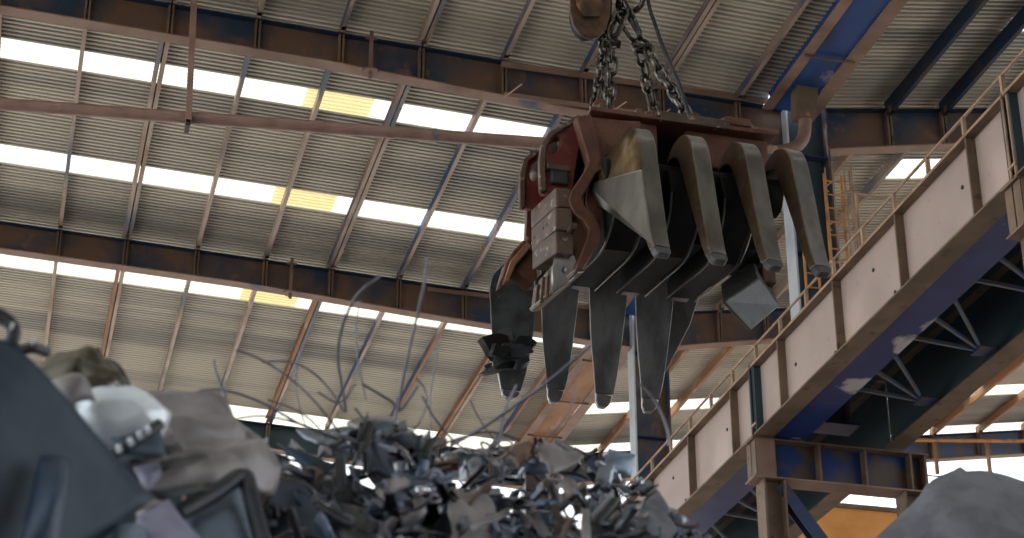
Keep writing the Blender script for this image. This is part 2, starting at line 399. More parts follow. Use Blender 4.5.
def tower(Y, label):
    t = thing('crane_support_tower', (14.7, Y, GROUND), label, 'tower', 'crane runway support towers')
    x0, x1, zt, zb = 12.98, 16.42, 13.40, 12.62
    cap = B().box(x0, x1, Y-.015, Y+.015, zb+.03, zt-.03).obj('cap_beam', 'bluecap', t, label='blue cap beam with rust streaks')
    B().box(x0-.05, x1+.05, Y-.24, Y+.24, zt-.03, zt).obj('top_flange', 'girder_brown', cap)
    B().box(x0-.05, x1+.1, Y-.24, Y+.24, zb, zb+.03).obj('bottom_flange', 'flange', cap)
    for x in (x0+.02, x0+.38, x0+1.28, x0+2.2, x1-.32, x1-.02):
        B().box(x-.02, x+.02, Y-.22, Y+.22, zb+.03, zt-.03).obj('stiffener', 'girder_brown', cap)
    B().box(x0+.02, x0+.38, Y-.232, Y-.222, zb+.03, zt-.03).obj('cover_plate', 'flange', cap)
    for x in (x0+.36, x1-.28):
        b = B()
        for dx in (-.2, .2): b.box(x+dx-.02, x+dx+.02, Y-.2, Y+.2, GROUND, zb)
        b.box(x-.2, x+.2, Y-.012, Y+.012, GROUND, zb)
        b.obj('leg', 'girder_brown', t)
    hs = [12.55, 9.2, 5.8, 2.4, -1.0]
    sec = [(-.12, -.12), (.12, -.12), (.12, -.10), (.01, -.10), (.01, .10), (.12, .10), (.12, .12), (-.12, .12), (-.12, .10), (-.01, .10), (-.01, -.10), (-.12, -.10)]
    for i in range(4):
        a, c = ((x0+.5, x1-.45) if i % 2 == 0 else (x1-.45, x0+.5))
        B().section((a, Y-.02, hs[i]), (c, Y-.02, hs[i+1]), sec, up=(0, 1, 0)).obj('brace', 'blue', t)
        B().box(x0+.3, x1-.3, Y-.06, Y+.06, hs[i+1]-.06, hs[i+1]+.06).obj('tie', 'girder_brown', t)
tower(21.75, 'brown support tower under the girder joint at the right edge')
tower(32.0, 'blue-capped support tower with a diagonal brace under the twin girders')
tower(42.1, 'farther support tower hidden behind the scrap pile')

# ------------------------------------------------------------------ crane runway girders
GZ0, GZ1 = 13.45, 14.80
STF = [20.35, 22.85, 25.35, 27.86, 30.40, 32.85, 35.30, 37.95, 40.45]
def girder(Y0, Y1, side, label):
    t = thing('crane_girder', (13.3 if side == 'l' else 15.8, Y0, GZ0), label, 'girder', 'crane runway girders')
    g = .03
    if side == 'l':
        xw = 13.12
        B().box(xw-.012, xw+.012, Y0+g, Y1-g, GZ0, GZ1).obj('web_plate', 'web', t, label='pale pinkish web plate')
        B().box(12.95, 13.52, Y0+g, Y1-g, GZ1-.04, GZ1).obj('top_flange', 'girder_brown', t)
        B().box(12.936, 12.949, Y0+g, Y1-g, GZ1-.045, GZ1+.003).obj('lit_edge', 'railtan', t, label='pale strip standing in for the lit edge of the top flange')  # pale strip paints the light on the flange's outer edge
        B().box(12.95, 13.34, Y0+g, Y1-g, GZ0-.035, GZ0).obj('bottom_flange', 'girder_brown', t)
        B().box(13.36, 14.0, Y0+g, Y1-g, GZ0+.0, GZ0+.03).obj('soffit_plate', 'soffit', t, label='blue soffit plate with painted pale light patches')
        B().box(13.98, 14.0, Y0+g, Y1-g, GZ0+.03, GZ0+.28).obj('inner_lip', 'blue', t)
        for y in STF:
            if Y0+.2 < y < Y1-.2: B().box(12.955, xw-.012, y-.02, y+.02, GZ0, GZ1-.03).obj('stiffener', 'girder_brown', t)
        for y in (Y0+.12, Y1-.12): B().box(12.97, xw-.012, y-.02, y+.02, GZ0, GZ1-.03).obj('end_stiffener', 'tealdark', t)
        for y, z in ((Y0+1.7, 14.2), (Y0+4.2, 13.62), (Y0+4.9, 14.35), (Y0+6.6, 13.6), (Y0+8.3, 14.1)):
            if y < Y1: B().tube([(xw-.03, y, z), (xw-.01, y, z)], .035, 8).obj('drain_hole_rim', 'dark', t)
        B().tube([(13.2, Y0+g, GZ1+.07), (13.2, Y1-g, GZ1+.07)], .07, 6).obj('crane_rail', 'girder_brown', t)
    else:
        xw = 15.72
        B().box(xw-.012, xw+.012, Y0+g, Y1-g, GZ0, GZ1).obj('web_plate', 'tealdark', t)
        B().box(15.5, 16.05, Y0+g, Y1-g, GZ1-.03, GZ1).obj('top_flange', 'girder_brown', t)
        B().box(15.57, 15.96, Y0+g, Y1-g, GZ0-.035, GZ0).obj('bottom_flange', 'girder_brown', t, label='brown bottom flange')
        for y in STF:
            if Y0+.2 < y < Y1-.2: B().box(xw+.012, 15.95, y-.02, y+.02, GZ0, GZ1-.03).obj('stiffener', 'girder_brown', t)
        B().tube([(15.75, Y0+g, GZ1+.075), (15.75, Y1-g, GZ1+.075)], .07, 6).obj('crane_rail', 'girder_brown', t)
SP = [(11.6, 21.65, 'nearest'), (21.65, 31.75, 'middle'), (31.75, 41.95, 'far')]
girder(*SP[0][:2], 'l', 'left-hand pale crane girder, near span at the right edge of the picture')
girder(*SP[1][:2], 'l', 'left-hand pale crane girder, long middle span right of the grab')
girder(*SP[2][:2], 'l', 'left-hand pale crane girder, lower span running down into the scrap pile')
girder(*SP[0][:2], 'r', 'right-hand dark crane girder, near span beyond the right edge')
girder(*SP[1][:2], 'r', 'right-hand dark crane girder with a brown flange, span above the blue cap beam')
girder(*SP[2][:2], 'r', 'right-hand dark crane girder, span seen below the blue cap beam')
# walkway deck joining the tops of the two girders, and lacing below
for i, (a, c, w) in enumerate(SP):
    t = thing('walkway_deck', (14.5, a, GZ1-.12), 'dark walkway deck joining the twin girders over their %s span' % w, 'walkway', 'walkway decks')
    B().box(13.53, 14.0, a+.03, c-.03, GZ1-.06, GZ1-.03).obj('deck_plate', 'tealdark', t)
    B().box(15.02, 15.49, a+.03, c-.03, GZ1-.06, GZ1-.03).obj('deck_plate', 'tealdark', t)
    t0 = a+.5
    while t0 < c-.8:
        B().box(14.0, 15.02, t0, t0+.12, GZ1-.12, GZ1-.03).obj('cross_bearer', 'blue', t); t0 += 1.25
    B().box(14.0, 15.02, a+.5, c-.5, GZ1-.03, GZ1-.012).obj('centre_plate', 'tealdark', t)
for i, (a, c, w) in enumerate(SP):
    t = thing('girder_lacing', (14.8, a, GZ0+.1), 'blue lacing bars between the twin girders under their %s span' % w, 'bracing', 'girder lacings')
    for k in range(-8, 8):
        yc = 27.43+2.28*k
        if yc < a+1.75 or yc > c: continue
        node = Vector((15.42, yc, GZ0+.06))
        for (x, y) in ((14.0, yc-1.74), (14.0, yc-.92), (14.0, yc-.02)):
            B().section(node, (x, y, GZ0+.16), [(-.03, 0), (.03, 0), (.03, .008), (-.022, .008), (-.022, .06), (-.03, .06)]).obj('lacing_bar', 'lacing', t)
        B().box(15.25, 15.57, yc-.28, yc+.12, GZ0+.04, GZ0+.055).obj('gusset_plate', 'blue', t)
# handrails of the walkway
for i, (a, c, w) in enumerate(SP):
    t = thing('walkway_handrail', (13.48, a, GZ1), 'tan tubular handrail on top of the %s' % {'nearest': 'girder span at the right edge', 'middle': 'long girder span right of the grab', 'far': 'lower girder span by the scrap pile'}[w], 'handrail', 'walkway handrails')
    B().tube([(13.46, a+.02, 15.68), (13.46, c-.02, 15.68)], .026, 8).obj('top_rail', 'railtan', t, smooth=60)
    y = 22.44-1.27*9
    while y < c:
        if y > a: B().box(13.43, 13.49, y-.03, y+.03, GZ1, 15.68).obj('post', 'railtan', t)
        y += 1.272
# joint posts (twin conduit risers at the girder joint)
for Y, lab in ((31.75, 'twin dark conduit risers at the girder joint above the blue cap beam'), (21.65, 'twin conduit risers at the girder joint on the right edge')):
    t = thing('conduit_riser', (13.1, Y, 13.4), lab, 'conduit')
    for dy in (-.07, .07): B().tube([(12.975, Y+dy, 13.46), (12.975, Y+dy, 14.85)], .022, 8).obj('conduit', 'tealdark' if Y > 30 else 'railtan', t)
    B().box(12.95, 13.1, Y-.12, Y+.12, 13.60, 13.64).obj('clip', 'railtan', t)

# ladder with safety cage beside the near column, and a lower ladder
def ladder(x, Y, z0, z1, w, cage, m, label):
    t = thing('cage_ladder' if cage else 'ladder', (x, Y, z0), label, 'ladder')
    for s in (-1, 1): B().box(x+s*w/2-.022, x+s*w/2+.022, Y-.015, Y+.015, z0, z1).obj('stile', m, t)
    z = z0+.15
    while z < z1-.1:
        B().tube([(x-w/2, Y, z), (x+w/2, Y, z)], .016, 6).obj('rung', m, t); z += .3
    if cage:
        z = z0+1.2; r = .26
        arc = lambda zz: [(x+r*math.sin(a), Y-.02-r+r*math.cos(a)-.0, zz) for a in [R(d) for d in range(30, 331, 20)]]
        while z <= z1+.01:
            B().tube(arc(z), .016, 6).obj('cage_hoop', 'railtan', t); z += .86
        for d in (80, 130, 180, 230, 280):
            a = R(d); px_, py_ = x+r*math.sin(a), Y-.02-r+r*math.cos(a)
            B().box(px_-.014, px_+.014, py_-.008, py_+.008, z0+1.2, z1).obj('cage_strap', 'railtan', t)
ladder(14.84, 31.5, 14.84, 19.05, .36, True, 'orange', 'rusty orange caged ladder beside the near column behind the handrail')
ladder(14.25, 31.5, 14.84, 17.65, .28, False, 'orange', 'short orange ladder seen below the right-hand claw tip')
t = thing('ladder_landing', (16.0, 31.7, 17.0), 'small tan railed landing right of the caged ladder', 'landing')
a = PY(855, 194, 31.7); c = PY(893, 198, 31.7)
B().tube([(15.3, 31.5, 18.68), (16.15, 31.5, 18.68)], .03, 8).obj('rail', 'railtan', t)
for x in (15.32, 16.13): B().tube([(x, 31.5, 16.9), (x, 31.5, 18.68)], .028, 8).obj('post', 'railtan', t)
B().box(15.2, 16.3, 31.3, 31.95, 16.86, 16.9).obj('platform', 'girder_brown', t)
B().box(15.0, 15.7, 31.8, 31.9, 16.7, 16.88).obj('bracket', 'girder_brown', t)

# ------------------------------------------------------------------ far end of the hall
B().box(21, 34, 52.7, 52.9, GROUND, 20.17).obj('wall_far', 'orangewall', kind='structure')
B().box(20.9, 34, 52.6, 53.0, 20.17, 20.30).obj('trim_1', 'girder_brown', kind='structure')
t = thing('orange_pipe', (28, 51.9, 22.3), 'orange pipe along the far right end of the hall', 'pipe')
B().tube([(25.2, 51.9, 22.18), (33.5, 51.9, 22.95)], .06, 8).obj('pipe', 'orange', t, smooth=60)
for x in (27.2, 29.0, 31.2): B().box(x-.05, x+.05, 51.95, 52.05, 21.3, 22.25+.1*(x-26)).obj('drop_post', 'purlin_rust', t)
for k, z in enumerate((21.35, 20.85)):
    B().tube([(21, 52.5, z), (34, 52.5, z+.15)], .025, 6).obj('end_cable', 'slate', label='thin %s cable strung across the bright far opening at right' % ('upper', 'lower')[k], cat='cable', group='far cables')

# ------------------------------------------------------------------ hung pipe
t = thing('hung_pipe', PZ(185, 110, 18.2), 'brown pipe hung below the roof, running left from the grab', 'pipe')
pa = PZ(0, 104, 18.2); pb = PZ(545, 143.5, 18.2)
d = (pb-pa)
B().tube([pa-d*.35, pa, pa+d*.5, pb+d*.03], .115, 14).obj('pipe', 'pipe', t, smooth=60)
h = pa+d*.337
b = B(); b.section((h.x, h.y-.17, 18.0), (h.x-.10, h.y-.17, 21.2), [(-.055, -.03), (.055, -.03), (.055, .03), (.04, .03), (.04, -.015), (-.04, -.015), (-.04, .03), (-.055, .03)], up=(0, 1, 0)); b.obj('hanger_strap', 'pipe', t)
B().box(h.x-.04, h.x+.04, h.y-.2, h.y+.1, 17.93, 18.05).obj('hanger_foot', 'dark', t)
t2 = B().tube([pa+d*.79, pa+d*.795], .13, 14).obj('pipe_coupling', 'paleblue', t)

# ------------------------------------------------------------------ the grab
G = thing('scrap_grab', (6.8, 18.7, 8.98), 'large rusty and steel multi-claw scrap grab hanging open from chains', 'grab')
def claw(name, X, outer, inner, wo, wi, m, n=30, lean=0, twist=0):
    o = crom([(0, y, z) for y, z in outer], n); q = crom([(0, y, z) for y, z in inner], n)
    rings = []
    for i in range(n):
        t = i/(n-1); a = lerp(wo, t)/2; c = lerp(wi, t)/2; x = X+lean*t+(twist*(1-t)**1.3 if twist else 0)
        rings.append([Vector((x-a, o[i].y, o[i].z)), Vector((x+a, o[i].y, o[i].z)), Vector((x+c, q[i].y, q[i].z)), Vector((x-c, q[i].y, q[i].z))])
    k = n-3
    ob = B().loft(rings[:k+1]).obj(name, m, G, smooth=28, bevel=.014)
    if m == 'claw': twotone(ob, 'clawside')
    B().loft([[p for p in rings[k]], [p for p in rings[k+1]], [Vector((sum(p.x for p in rings[-1])/4+(p.x-sum(w.x for w in rings[-1])/4)*.72, p.y, p.z)) for p in rings[-1]]]).obj('tine_tip', 'plate' if m == 'claw' else 'clawdark', ob, smooth=30, bevel=.02)
    return ob, rings
NO = [(18.56, 10.66), (18.42, 10.92), (18.10, 11.05), (17.70, 10.96), (17.42, 10.71), (17.26, 10.28), (17.10, 9.72), (16.95, 9.25), (16.80, 8.98)]
NI = [(18.46, 10.56), (18.33, 10.74), (18.08, 10.81), (17.78, 10.70), (17.61, 10.46), (17.44, 10.10), (17.25, 9.66), (17.09, 9.26), (16.93, 8.98)]
NW = [.18, .18, .185, .19, .195, .195, .19, .18, .155]
NV = [.30, .32, .32, .32, .31, .29, .26, .22, .18]
near = []
for k, x in enumerate((5.98, 6.59, 7.20, 7.73)):
    ob, rg = claw('claw', x, NO, NI, NW, NV, 'claw', lean=.03, twist=.16); near.append(rg)
# conical cheek closing the left side of the first raised claw
apex = Vector((5.64, 18.30, 10.50)); lp = Vector((5.72, 18.24, 10.30))
rg = near[0]; L0 = [r[0] for r in rg]
b = B(); ia = 6; ib = 20; ic = 27
arc = L0[2:ib+1]
vs = [b.bm.verts.new(p) for p in arc]; rows = [vs]
for f in (.33, .66, .93):
    rows.append([b.bm.verts.new(p.lerp(apex, f)) for p in arc])
for r0, r1 in zip(rows, rows[1:]):
    for i in range(len(arc)-1): b.bm.faces.new((r0[i], r0[i+1], r1[i+1], r1[i]))
b.bm.normal_update()
me = b.mesh('cone'); ob = link_mesh('cone_cheek', me, 'clawbronze', G, smooth=40); sm = ob.modifiers.new('t', 'SOLIDIFY'); sm.thickness = .025
b = B(); arc = L0[ib-1:ic+1]
vs = [b.bm.verts.new(p) for p in arc]; e = [b.bm.verts.new(p) for p in (L0[ib-1].lerp(apex, .93), lp)]
b.bm.faces.new(vs+[e[1], e[0]])
B().tube([L0[ib-1].lerp(apex, .95)+Vector((-.015, -.01, 0)), L0[ib-1]+Vector((-.015, -.01, 0))], .011, 6).obj('seam_weld', 'claw', G)
me = b.mesh('cheek'); ob = link_mesh('side_cheek', me, 'claw', G); sm = ob.modifiers.new('t', 'SOLIDIFY'); sm.thickness = .025
B().tube([apex+Vector((.05*math.cos(a)-.01, 0, .05*math.sin(a)-.02)) for a in [R(q) for q in range(-20, 200, 22)]], .016, 8).obj('rolled_lip', 'claw', G, smooth=60)

MIR = 37.75
FO = [(MIR-y, z) for y, z in NO]; FI = [(MIR-y, z) for y, z in NI]
FO[-1] = (20.98, 9.0); FI[-1] = (20.86, 9.0)
FW = [.22, .22, .23, .25, .27, .26, .23, .19, .13]
FV = [.46, .48, .50, .52, .52, .48, .40, .29, .16]
far = []
for k, x in enumerate((5.27, 5.77, 6.37, 6.95)):
    fw, fv = (FW, FV) if k else ([.06, .34, .44, .40, .30, .14], [.08, .46, .60, .52, .36, .18])
    fo, fi = (FO, FI) if k else ([(20.32, 10.50), (20.44, 10.38)]+FO[5:], [(20.2, 10.42), (20.27, 10.28)]+FI[5:])
    ob, rg = claw('claw', x, fo, fi, fw, fv, 'clawdark' if k else 'clawmid', lean=.24 if k else .2); far.append(rg)
# triangular cheek on the right side of the last lowered claw
rg = far[3]; R0 = [r[2] for r in rg]
ap = PY(698, 300, 20.0)
b = B(); vs = [b.bm.verts.new(p) for p in R0[12:25]]; e = [b.bm.verts.new(p) for p in (PY(690, 325, 20.3), ap)]
b.bm.faces.new(vs+e)
me = b.mesh('cheek'); ob = link_mesh('side_cheek', me, 'plate', G); sm = ob.modifiers.new('t', 'SOLIDIFY'); sm.thickness = .02

# black lower arms between the two rows of claws
for k, x in enumerate((5.98, 6.59, 7.20)):
    pr = [(17.78, 10.55), (17.66, 10.20), (17.80, 9.92), (18.25, 9.72), (19.62, 9.92), (19.66, 10.12), (18.9, 10.3), (18.4, 10.9)]
    ins = [(18.3, 9.78), (19.6, 9.96)]
    w = .17
    ob = B().prism([(x-w, y, z) for y, z in pr], (2*w, 0, 0)).obj('jaw_arm', 'black', G, bevel=.02)
    b = B()
    for s in (-1, 1): b.tube(crom([(x+s*w, y, z) for y, z in ((17.66, 10.2), (17.80, 9.91), (18.25, 9.71), (19.0, 9.81), (19.64, 9.91))], 16), .012, 6)
    b.obj('edge_weld', 'claw', ob)
    b = B(); b.prism([(x-.10, 19.60, 9.93), (x+.10, 19.60, 9.93), (x, 19.60, 10.08)], (0, .12, 0)); b.obj('end_pocket', 'clawdark', ob)
    B().prism([(x+w+.02, 18.15, 9.86), (x+w+.20, 18.15, 9.86), (x+w+.20, 19.5, 10.06), (x+w+.02, 19.5, 10.06)], (0, 0, .02)).obj('tie_plate', 'black', ob)
B().tube([(5.65, 18.85, 10.55), (7.85, 18.85, 10.55)], .50, 28).obj('hinge_shaft', 'black', G, smooth=40)
B().tube([(5.75, 18.05, 10.5), (7.8, 18.05, 10.5)], .22, 20).obj('near_pivot_tube', 'black', G, smooth=40)
B().tube([(5.6, 19.7, 10.55), (7.5, 19.7, 10.55)], .26, 20).obj('far_pivot_tube', 'black', G, smooth=40)
for x in (5.95, 6.56, 7.14):
    B().prism([(x-.14, y, z) for y, z in ((19.2, 11.0), (19.25, 10.3), (19.75, 10.25), (19.8, 10.75))], (.28, 0, 0)).obj('far_lug', 'black', G, bevel=.02)

# rusty head frame
fr = B().box(5.74, 6.52, 18.32, 19.55, 10.85, 11.44).obj('head_frame', 'rust', G, bevel=.03)
B().box(6.86, 7.86, 18.32, 19.55, 10.95, 11.42).obj('head_frame', 'rust', G, bevel=.03)
B().box(6.5, 6.9, 18.62, 19.5, 10.9, 11.4).obj('gap_shade_block', 'black', G)  # black block paints the dark opening between the frame halves
B().box(5.70, 7.93, 18.22, 19.62, 11.44, 11.50).obj('top_plate', 'rust', G, bevel=.012)
B().box(6.52, 7.35, 18.17, 18.24, 11.41, 11.53).obj('edge_strip', 'block', G, bevel=.01)
for x, y in ((5.85, 18.45), (6.14, 19.0), (6.72, 19.0), (7.01, 18.45)):
    b = B(); b.box(x-.05, x+.05, y-.12, y+.12, 11.50, 11.62); b.tube([(x, y-.1, 11.62), (x, y+.1, 11.62)], .07, 12)
    b.obj('chain_ear', 'rust', G, bevel=.01)
for x in (5.86, 6.3, 6.45, 7.45, 7.62):
    B().tube([(x, 18.3, 11.50), (x, 18.3, 11.575)], .06, 6).obj('top_bolt', 'block', G, bevel=.008)
b = B(); b.box(7.30, 7.62, 18.2, 18.36, 11.50, 11.60); b.obj('clamp_bar', 'rust', G, bevel=.015)
for u, v in ((735, 146), (757, 150), (612, 150)):
    p = PY(u, v, 18.32); B().tube([(p.x, 18.28, p.z), (p.x, 18.33, p.z)], .045, 8).obj('frame_bolt', 'dark', G)
# bent thick rusty end strap in front of the frame (left of the cone)
Yp = 18.02
strap = [(578, 117), (590, 115), (601, 158), (604, 167), (595, 172), (581, 197), (584, 206), (594, 216), (600, 228), (599, 240), (586, 262), (577, 270), (579, 262), (588, 240), (590, 229), (584, 219), (575, 212), (570, 200), (572, 192), (588, 168), (590, 160)]
plate('end_strap', [strap], Yp, .16, 'rust', G, bev=.015)
plate('end_cheek', [[(574, 212), (584, 209), (597, 222), (598, 236), (587, 262), (577, 268), (572, 240), (568, 232)]], Yp+.1, .12, 'rust', G, bev=.01)
p = PY(571, 230, Yp); B().tube([(p.x, Yp-.1, p.z), (p.x, Yp+.15, p.z)], .04, 12).obj('cheek_pin', 'block', G, smooth=60)
plate('inner_cheek', [[(583, 118), (640, 122), (640, 190), (604, 200), (598, 170)]], 18.22, .1, 'rust', G, bev=.01)
plate('lower_cheek', [[(590, 178), (604, 176), (600, 232), (594, 222), (588, 200)]], 18.16, .08, 'rust', G, bev=.01)
# two red lugs with oval holes
l1 = plate('lifting_lug', [[(523, 205), (522, 176), (526, 161), (535, 152), (545, 150), (551, 158), (551, 206)], oval(534.5, 170, 6, 12, rot=8)], 18.62, .12, 'redlug', G, bev=.015)
plate('lug_rim', [[(521, 206), (520.5, 175), (524.5, 159.5), (535, 150.5), (537, 152.5), (527.5, 161), (524.5, 176), (524.5, 206)]], 18.58, .07, 'block', l1, bev=.01)
p = PY(539, 172, 18.7); B().tube([(p.x, 18.6, p.z), (p.x, 18.85, p.z)], .085, 14).obj('lug_pin', 'block', l1, smooth=50)
l2 = plate('lifting_lug', [[(544, 190), (543, 160), (545, 145), (551, 135), (563, 127), (579, 117), (583, 122), (578, 150), (574, 172), (572, 190)], oval(555, 145, 6.5, 10, rot=25)], 18.28, .14, 'redlug', G, bev=.015)
plate('lug_rim', [[(541, 190), (540, 160), (542.5, 144), (549, 133), (562, 125), (579, 115), (580, 117.5), (563, 128), (551, 136), (545.5, 146), (544.5, 160), (545.5, 190)]], 18.24, .08, 'block', l2, bev=.01)
plate('lug_backing', [[(546, 136), (566, 130), (568, 162), (548, 164)]], 18.55, .08, 'block', l2)
plate('lug_rear', [[(560, 170), (585, 130), (586, 190), (560, 195)]], 18.45, .2, 'black', G)
p = PY(558, 177, 18.3); B().box(p.x-.1, p.x+.1, 18.22, 18.42, p.z-.12, p.z+.1).obj('hose_socket', 'dark', G, bevel=.02)
p = PY(560, 170, 18.26); B().box(p.x-.16, p.x+.1, 18.2, 18.32, p.z-.03, p.z+.04).obj('lug_tie', 'block', G, bevel=.01)

# stack of three blocks left of the frame
def block(fp_px, z0, z1, name='cylinder_block', m='block'):
    pts = [PZ(u, v, z0) for u, v in fp_px]
    c0, c1, c2 = pts
    back = c2+(c1-c0)
    return B().prism([c2, c0, c1, back], (0, 0, z1-z0)).obj(name, m, G, bevel=.018)
zA = PY(556, 206, 18.05).z
b1 = block([(556, 206), (572, 208), (530.5, 229)], zA, zA+.235)
zB = PY(555, 229.5, 18.05).z
b2 = block([(555.5, 229.5), (573, 231), (531, 251)], zB, zA-.012)
zC = PY(556, 253, 18.05).z
b3 = block([(556, 253), (574, 255), (532, 270)], zC, zB-.012)
for fu, dz in ((.34, .15), (.50, .15), (.86, .13)):
    q0 = PZ(555.5, 229.5, zB); q2 = PZ(531, 251, zB); p = q0.lerp(q2, fu)+Vector((0, 0, dz)); t_ = (q2-q0).normalized(); nn = Vector((-abs(t_.y), -abs(t_.x), 0))
    B().tube([p-nn*.02, p+nn*.004], .02, 10).obj('bolt_hole', 'dark', b2)
plate('rear_strap', [[(530, 150), (537, 152), (533, 240), (526, 236)]], 18.9, .1, 'rust', G)
# ribbed comb bracket under the stack
cb = plate('comb_bracket', [[(556, 257), (565, 253), (573, 255), (578, 264), (579, 271), (571, 279), (554, 291), (553, 270)], oval(564, 270, 2.6, 3.2, 12)], 18.12, .06, 'clawdark', G, bev=.01)
b = B(); b.bar(PY(534, 310, 18.6), PY(580, 270, 18.1), .05, .22, up=(0, 1, 0)); b.obj('comb_sill', 'claw', cb, bevel=.01)
for k, (ut, vt, ub, vb) in enumerate(((537, 286, 534, 309), (542, 279, 540, 304), (547, 273, 545.5, 299), (551.5, 268, 551, 294))):
    a = PY(ut, vt, 18.5-.08*k); c = PY(ub, vb, 18.55-.09*k)
    B().bar(a, c, .035, .16, up=(0, 1, 0)).obj('comb_rib', 'block', cb, bevel=.006)
plate('comb_back', [[(535, 280), (556, 258), (556, 290), (537, 306)]], 18.75, .06, 'dark', cb)
# rusty shank of the first lowered claw
plate('claw_shank', [[(503, 280), (508, 262), (515, 251), (526, 240), (534, 248), (536, 280), (530, 281), (515, 268), (506, 279)]], 19.6, .25, 'rust', G, bev=.02)
plate('shank_rib', [[(505, 281), (512, 260), (527, 243), (531, 246), (516, 263), (508, 280)]], 19.52, .1, 'purlin_rust', G, bev=.01)
# folded end plate at the right of the lowered row
q = [PY(u, v, y) for u, v, y in ((721, 287, 18.5), (750, 262, 18.9), (757, 281, 18.45), (722, 303, 18.05), (748, 331, 18.35), (776, 308, 18.75), (766, 272, 19.0))]
b = B()
v = [b.bm.verts.new(p) for p in q]
b.bm.faces.new((v[0], v[1], v[2], v[3])); b.bm.faces.new((v[3], v[2], v[5], v[4])); b.bm.faces.new((v[1], v[6], v[5], v[2]))
ob = link_mesh('end_plate', b.mesh('end_plate'), 'plate', G); sm = ob.modifiers.new('t', 'SOLIDIFY'); sm.thickness = .04; bv = ob.modifiers.new('e', 'BEVEL'); bv.width = .02; bv.segments = 2
p = PY(763, 290, 18.72); B().tube([p+Vector((-.03, -.06, 0)), p+Vector((.03, .02, 0))], .035, 10).obj('plate_hole', 'dark', ob)
B().bar(PY(735, 262, 18.9), PY(762, 280, 18.9), .2, .25).obj('end_bracket', 'black', G)
p = PY(767, 280, 18.8); B().box(p.x-.1, p.x+.08, 18.7, 18.95, p.z-.08, p.z+.12).obj('end_stub', 'rust', G, bevel=.02)

# crumpled scrap caught on the first lowered claw
cl = PY(510, 350, 20.45)
t = thing('caught_scrap', cl+Vector((0, 0, -.2)), 'dark crumpled scrap metal clump stuck on the leftmost lowered claw', 'scrap')
random.seed(3)
shape = [(495, 345, 30, 22, -35), (505, 340, 26, 24, 60), (513, 342, 30, 14, 62), (522, 343, 16, 12, 20), (528, 345, 10, 14, 70), (503, 358, 22, 12, 10), (515, 360, 24, 10, -20), (520, 352, 18, 14, 30),
         (495, 367, 24, 6, -18), (508, 366, 30, 6, -12), (522, 362, 16, 8, -30), (530, 350, 9, 5, 40), (529, 338, 6, 5, 0), (488, 366, 8, 5, -40), (511, 352, 14, 20, 80), (500, 352, 18, 14, 0)]
for i, (u, v_, w, h, a) in enumerate(shape):
    w *= 1.15; h *= 1.2
    Y = 20.25-.02*i+random.uniform(-.1, .1); c, s = math.cos(R(a)), math.sin(R(a)); pts = []
    for k in range(9):
        an = 2*math.pi*k/9; rr = random.uniform(.6, 1.25)
        x, y = w/2*math.cos(an)*rr, h/2*math.sin(an)*rr
        pts.append((u+x*c-y*s, v_+x*s+y*c))
    ob = plate('shard', [pts], Y, random.uniform(.03, .12), 'dark' if i % 3 else 'black', t)
    ob.data.transform(Matrix.Translation(ob.data.vertices[0].co) @ Matrix.Rotation(random.uniform(-.4, .4), 4, 'X') @ Matrix.Rotation(random.uniform(-.35, .35), 4, 'Z') @ Matrix.Translation(-ob.data.vertices[0].co))

# ------------------------------------------------------------------ chains, hook block, cable
def link_mesh_make(L_, W_, r):
    pts = []
    h = (L_-W_)/2
    for k in range(9): a = math.pi*k/8; pts.append((W_/2*math.cos(a), 0, h+W_/2*math.sin(a)))
    for k in range(9): a = math.pi+math.pi*k/8; pts.append((W_/2*math.cos(a), 0, -h+W_/2*math.sin(a)))
    me = B().tube(pts, r, 8, closed=True).mesh('chain_link')
    me.materials.append(M['chain'])
    for p in me.polygons: p.use_smooth = True
    return me
LK = link_mesh_make(.215, .115, .026)
BIG = link_mesh_make(.42, .15, .028)
RING = link_mesh_make(.46, .26, .04)
def put_link(me, parent, pos, axis, spin):
    o = bpy.data.objects.new('chain_link', me); COL.objects.link(o); o.parent = parent
    q = axis.to_track_quat('Z', 'X') @ Quaternion((0, 0, 1), spin)
    o.rotation_mode = 'QUATERNION'; o.rotation_quaternion = q; o.location = pos-OFF[parent.name]
    return o
def chain(a, c, label, sag=.0):
    t = thing('hoist_chain', c, label, 'chain', 'grab hoist chains')
    L_ = (c-a).length; n = max(3, round(L_/.155)); ax = (c-a).normalized()
    for k in range(n):
        f = (k+.5)/n; p = a.lerp(c, f)+Vector((0, sag*math.sin(math.pi*f), 0))
        put_link(LK, t, p+Vector((math.sin(k*2.1)*.008, 0, 0)), ax, (math.pi/2 if k % 2 else 0)+.5)
YC = 18.75
top = PY(622, 12, YC)
shL = PY(609, 41, YC); shR = PY(642, 45, YC)
e = [PY(u, v, y) for u, v, y in ((595, 110, 18.5), (609, 110, 19.0), (656, 117, 19.0), (689, 119, 18.5))]
chain(shL+Vector((-.05, -.03, -.05)), e[0], 'left front chain of the grab, hanging from the left shackle')
chain(shL+Vector((.05, .05, -.05)), e[1], 'left rear chain of the grab, right beside the left front chain')
chain(shR+Vector((-.02, .05, -.05)), e[2], 'short inner chain of the right pair, hanging steeply behind')
chain(shR+Vector((.05, -.03, -.05)), e[3], 'right outer chain of the grab, slanting down beside the black cable')
t = thing('master_link', top+Vector((0, 0, -.2)), 'master ring and long links joining the chains at the top', 'chain')
put_link(RING, t, PY(622, -8, YC), Vector((.25, .1, 1)).normalized(), .9)
put_link(RING, t, PY(632, -6, YC), Vector((-.25, .1, 1)).normalized(), -.6)
put_link(BIG, t, PY(615, 26, YC), (top-shL).normalized(), .5); put_link(BIG, t, PY(619, 23, YC), (top-shL).normalized(), -.9)
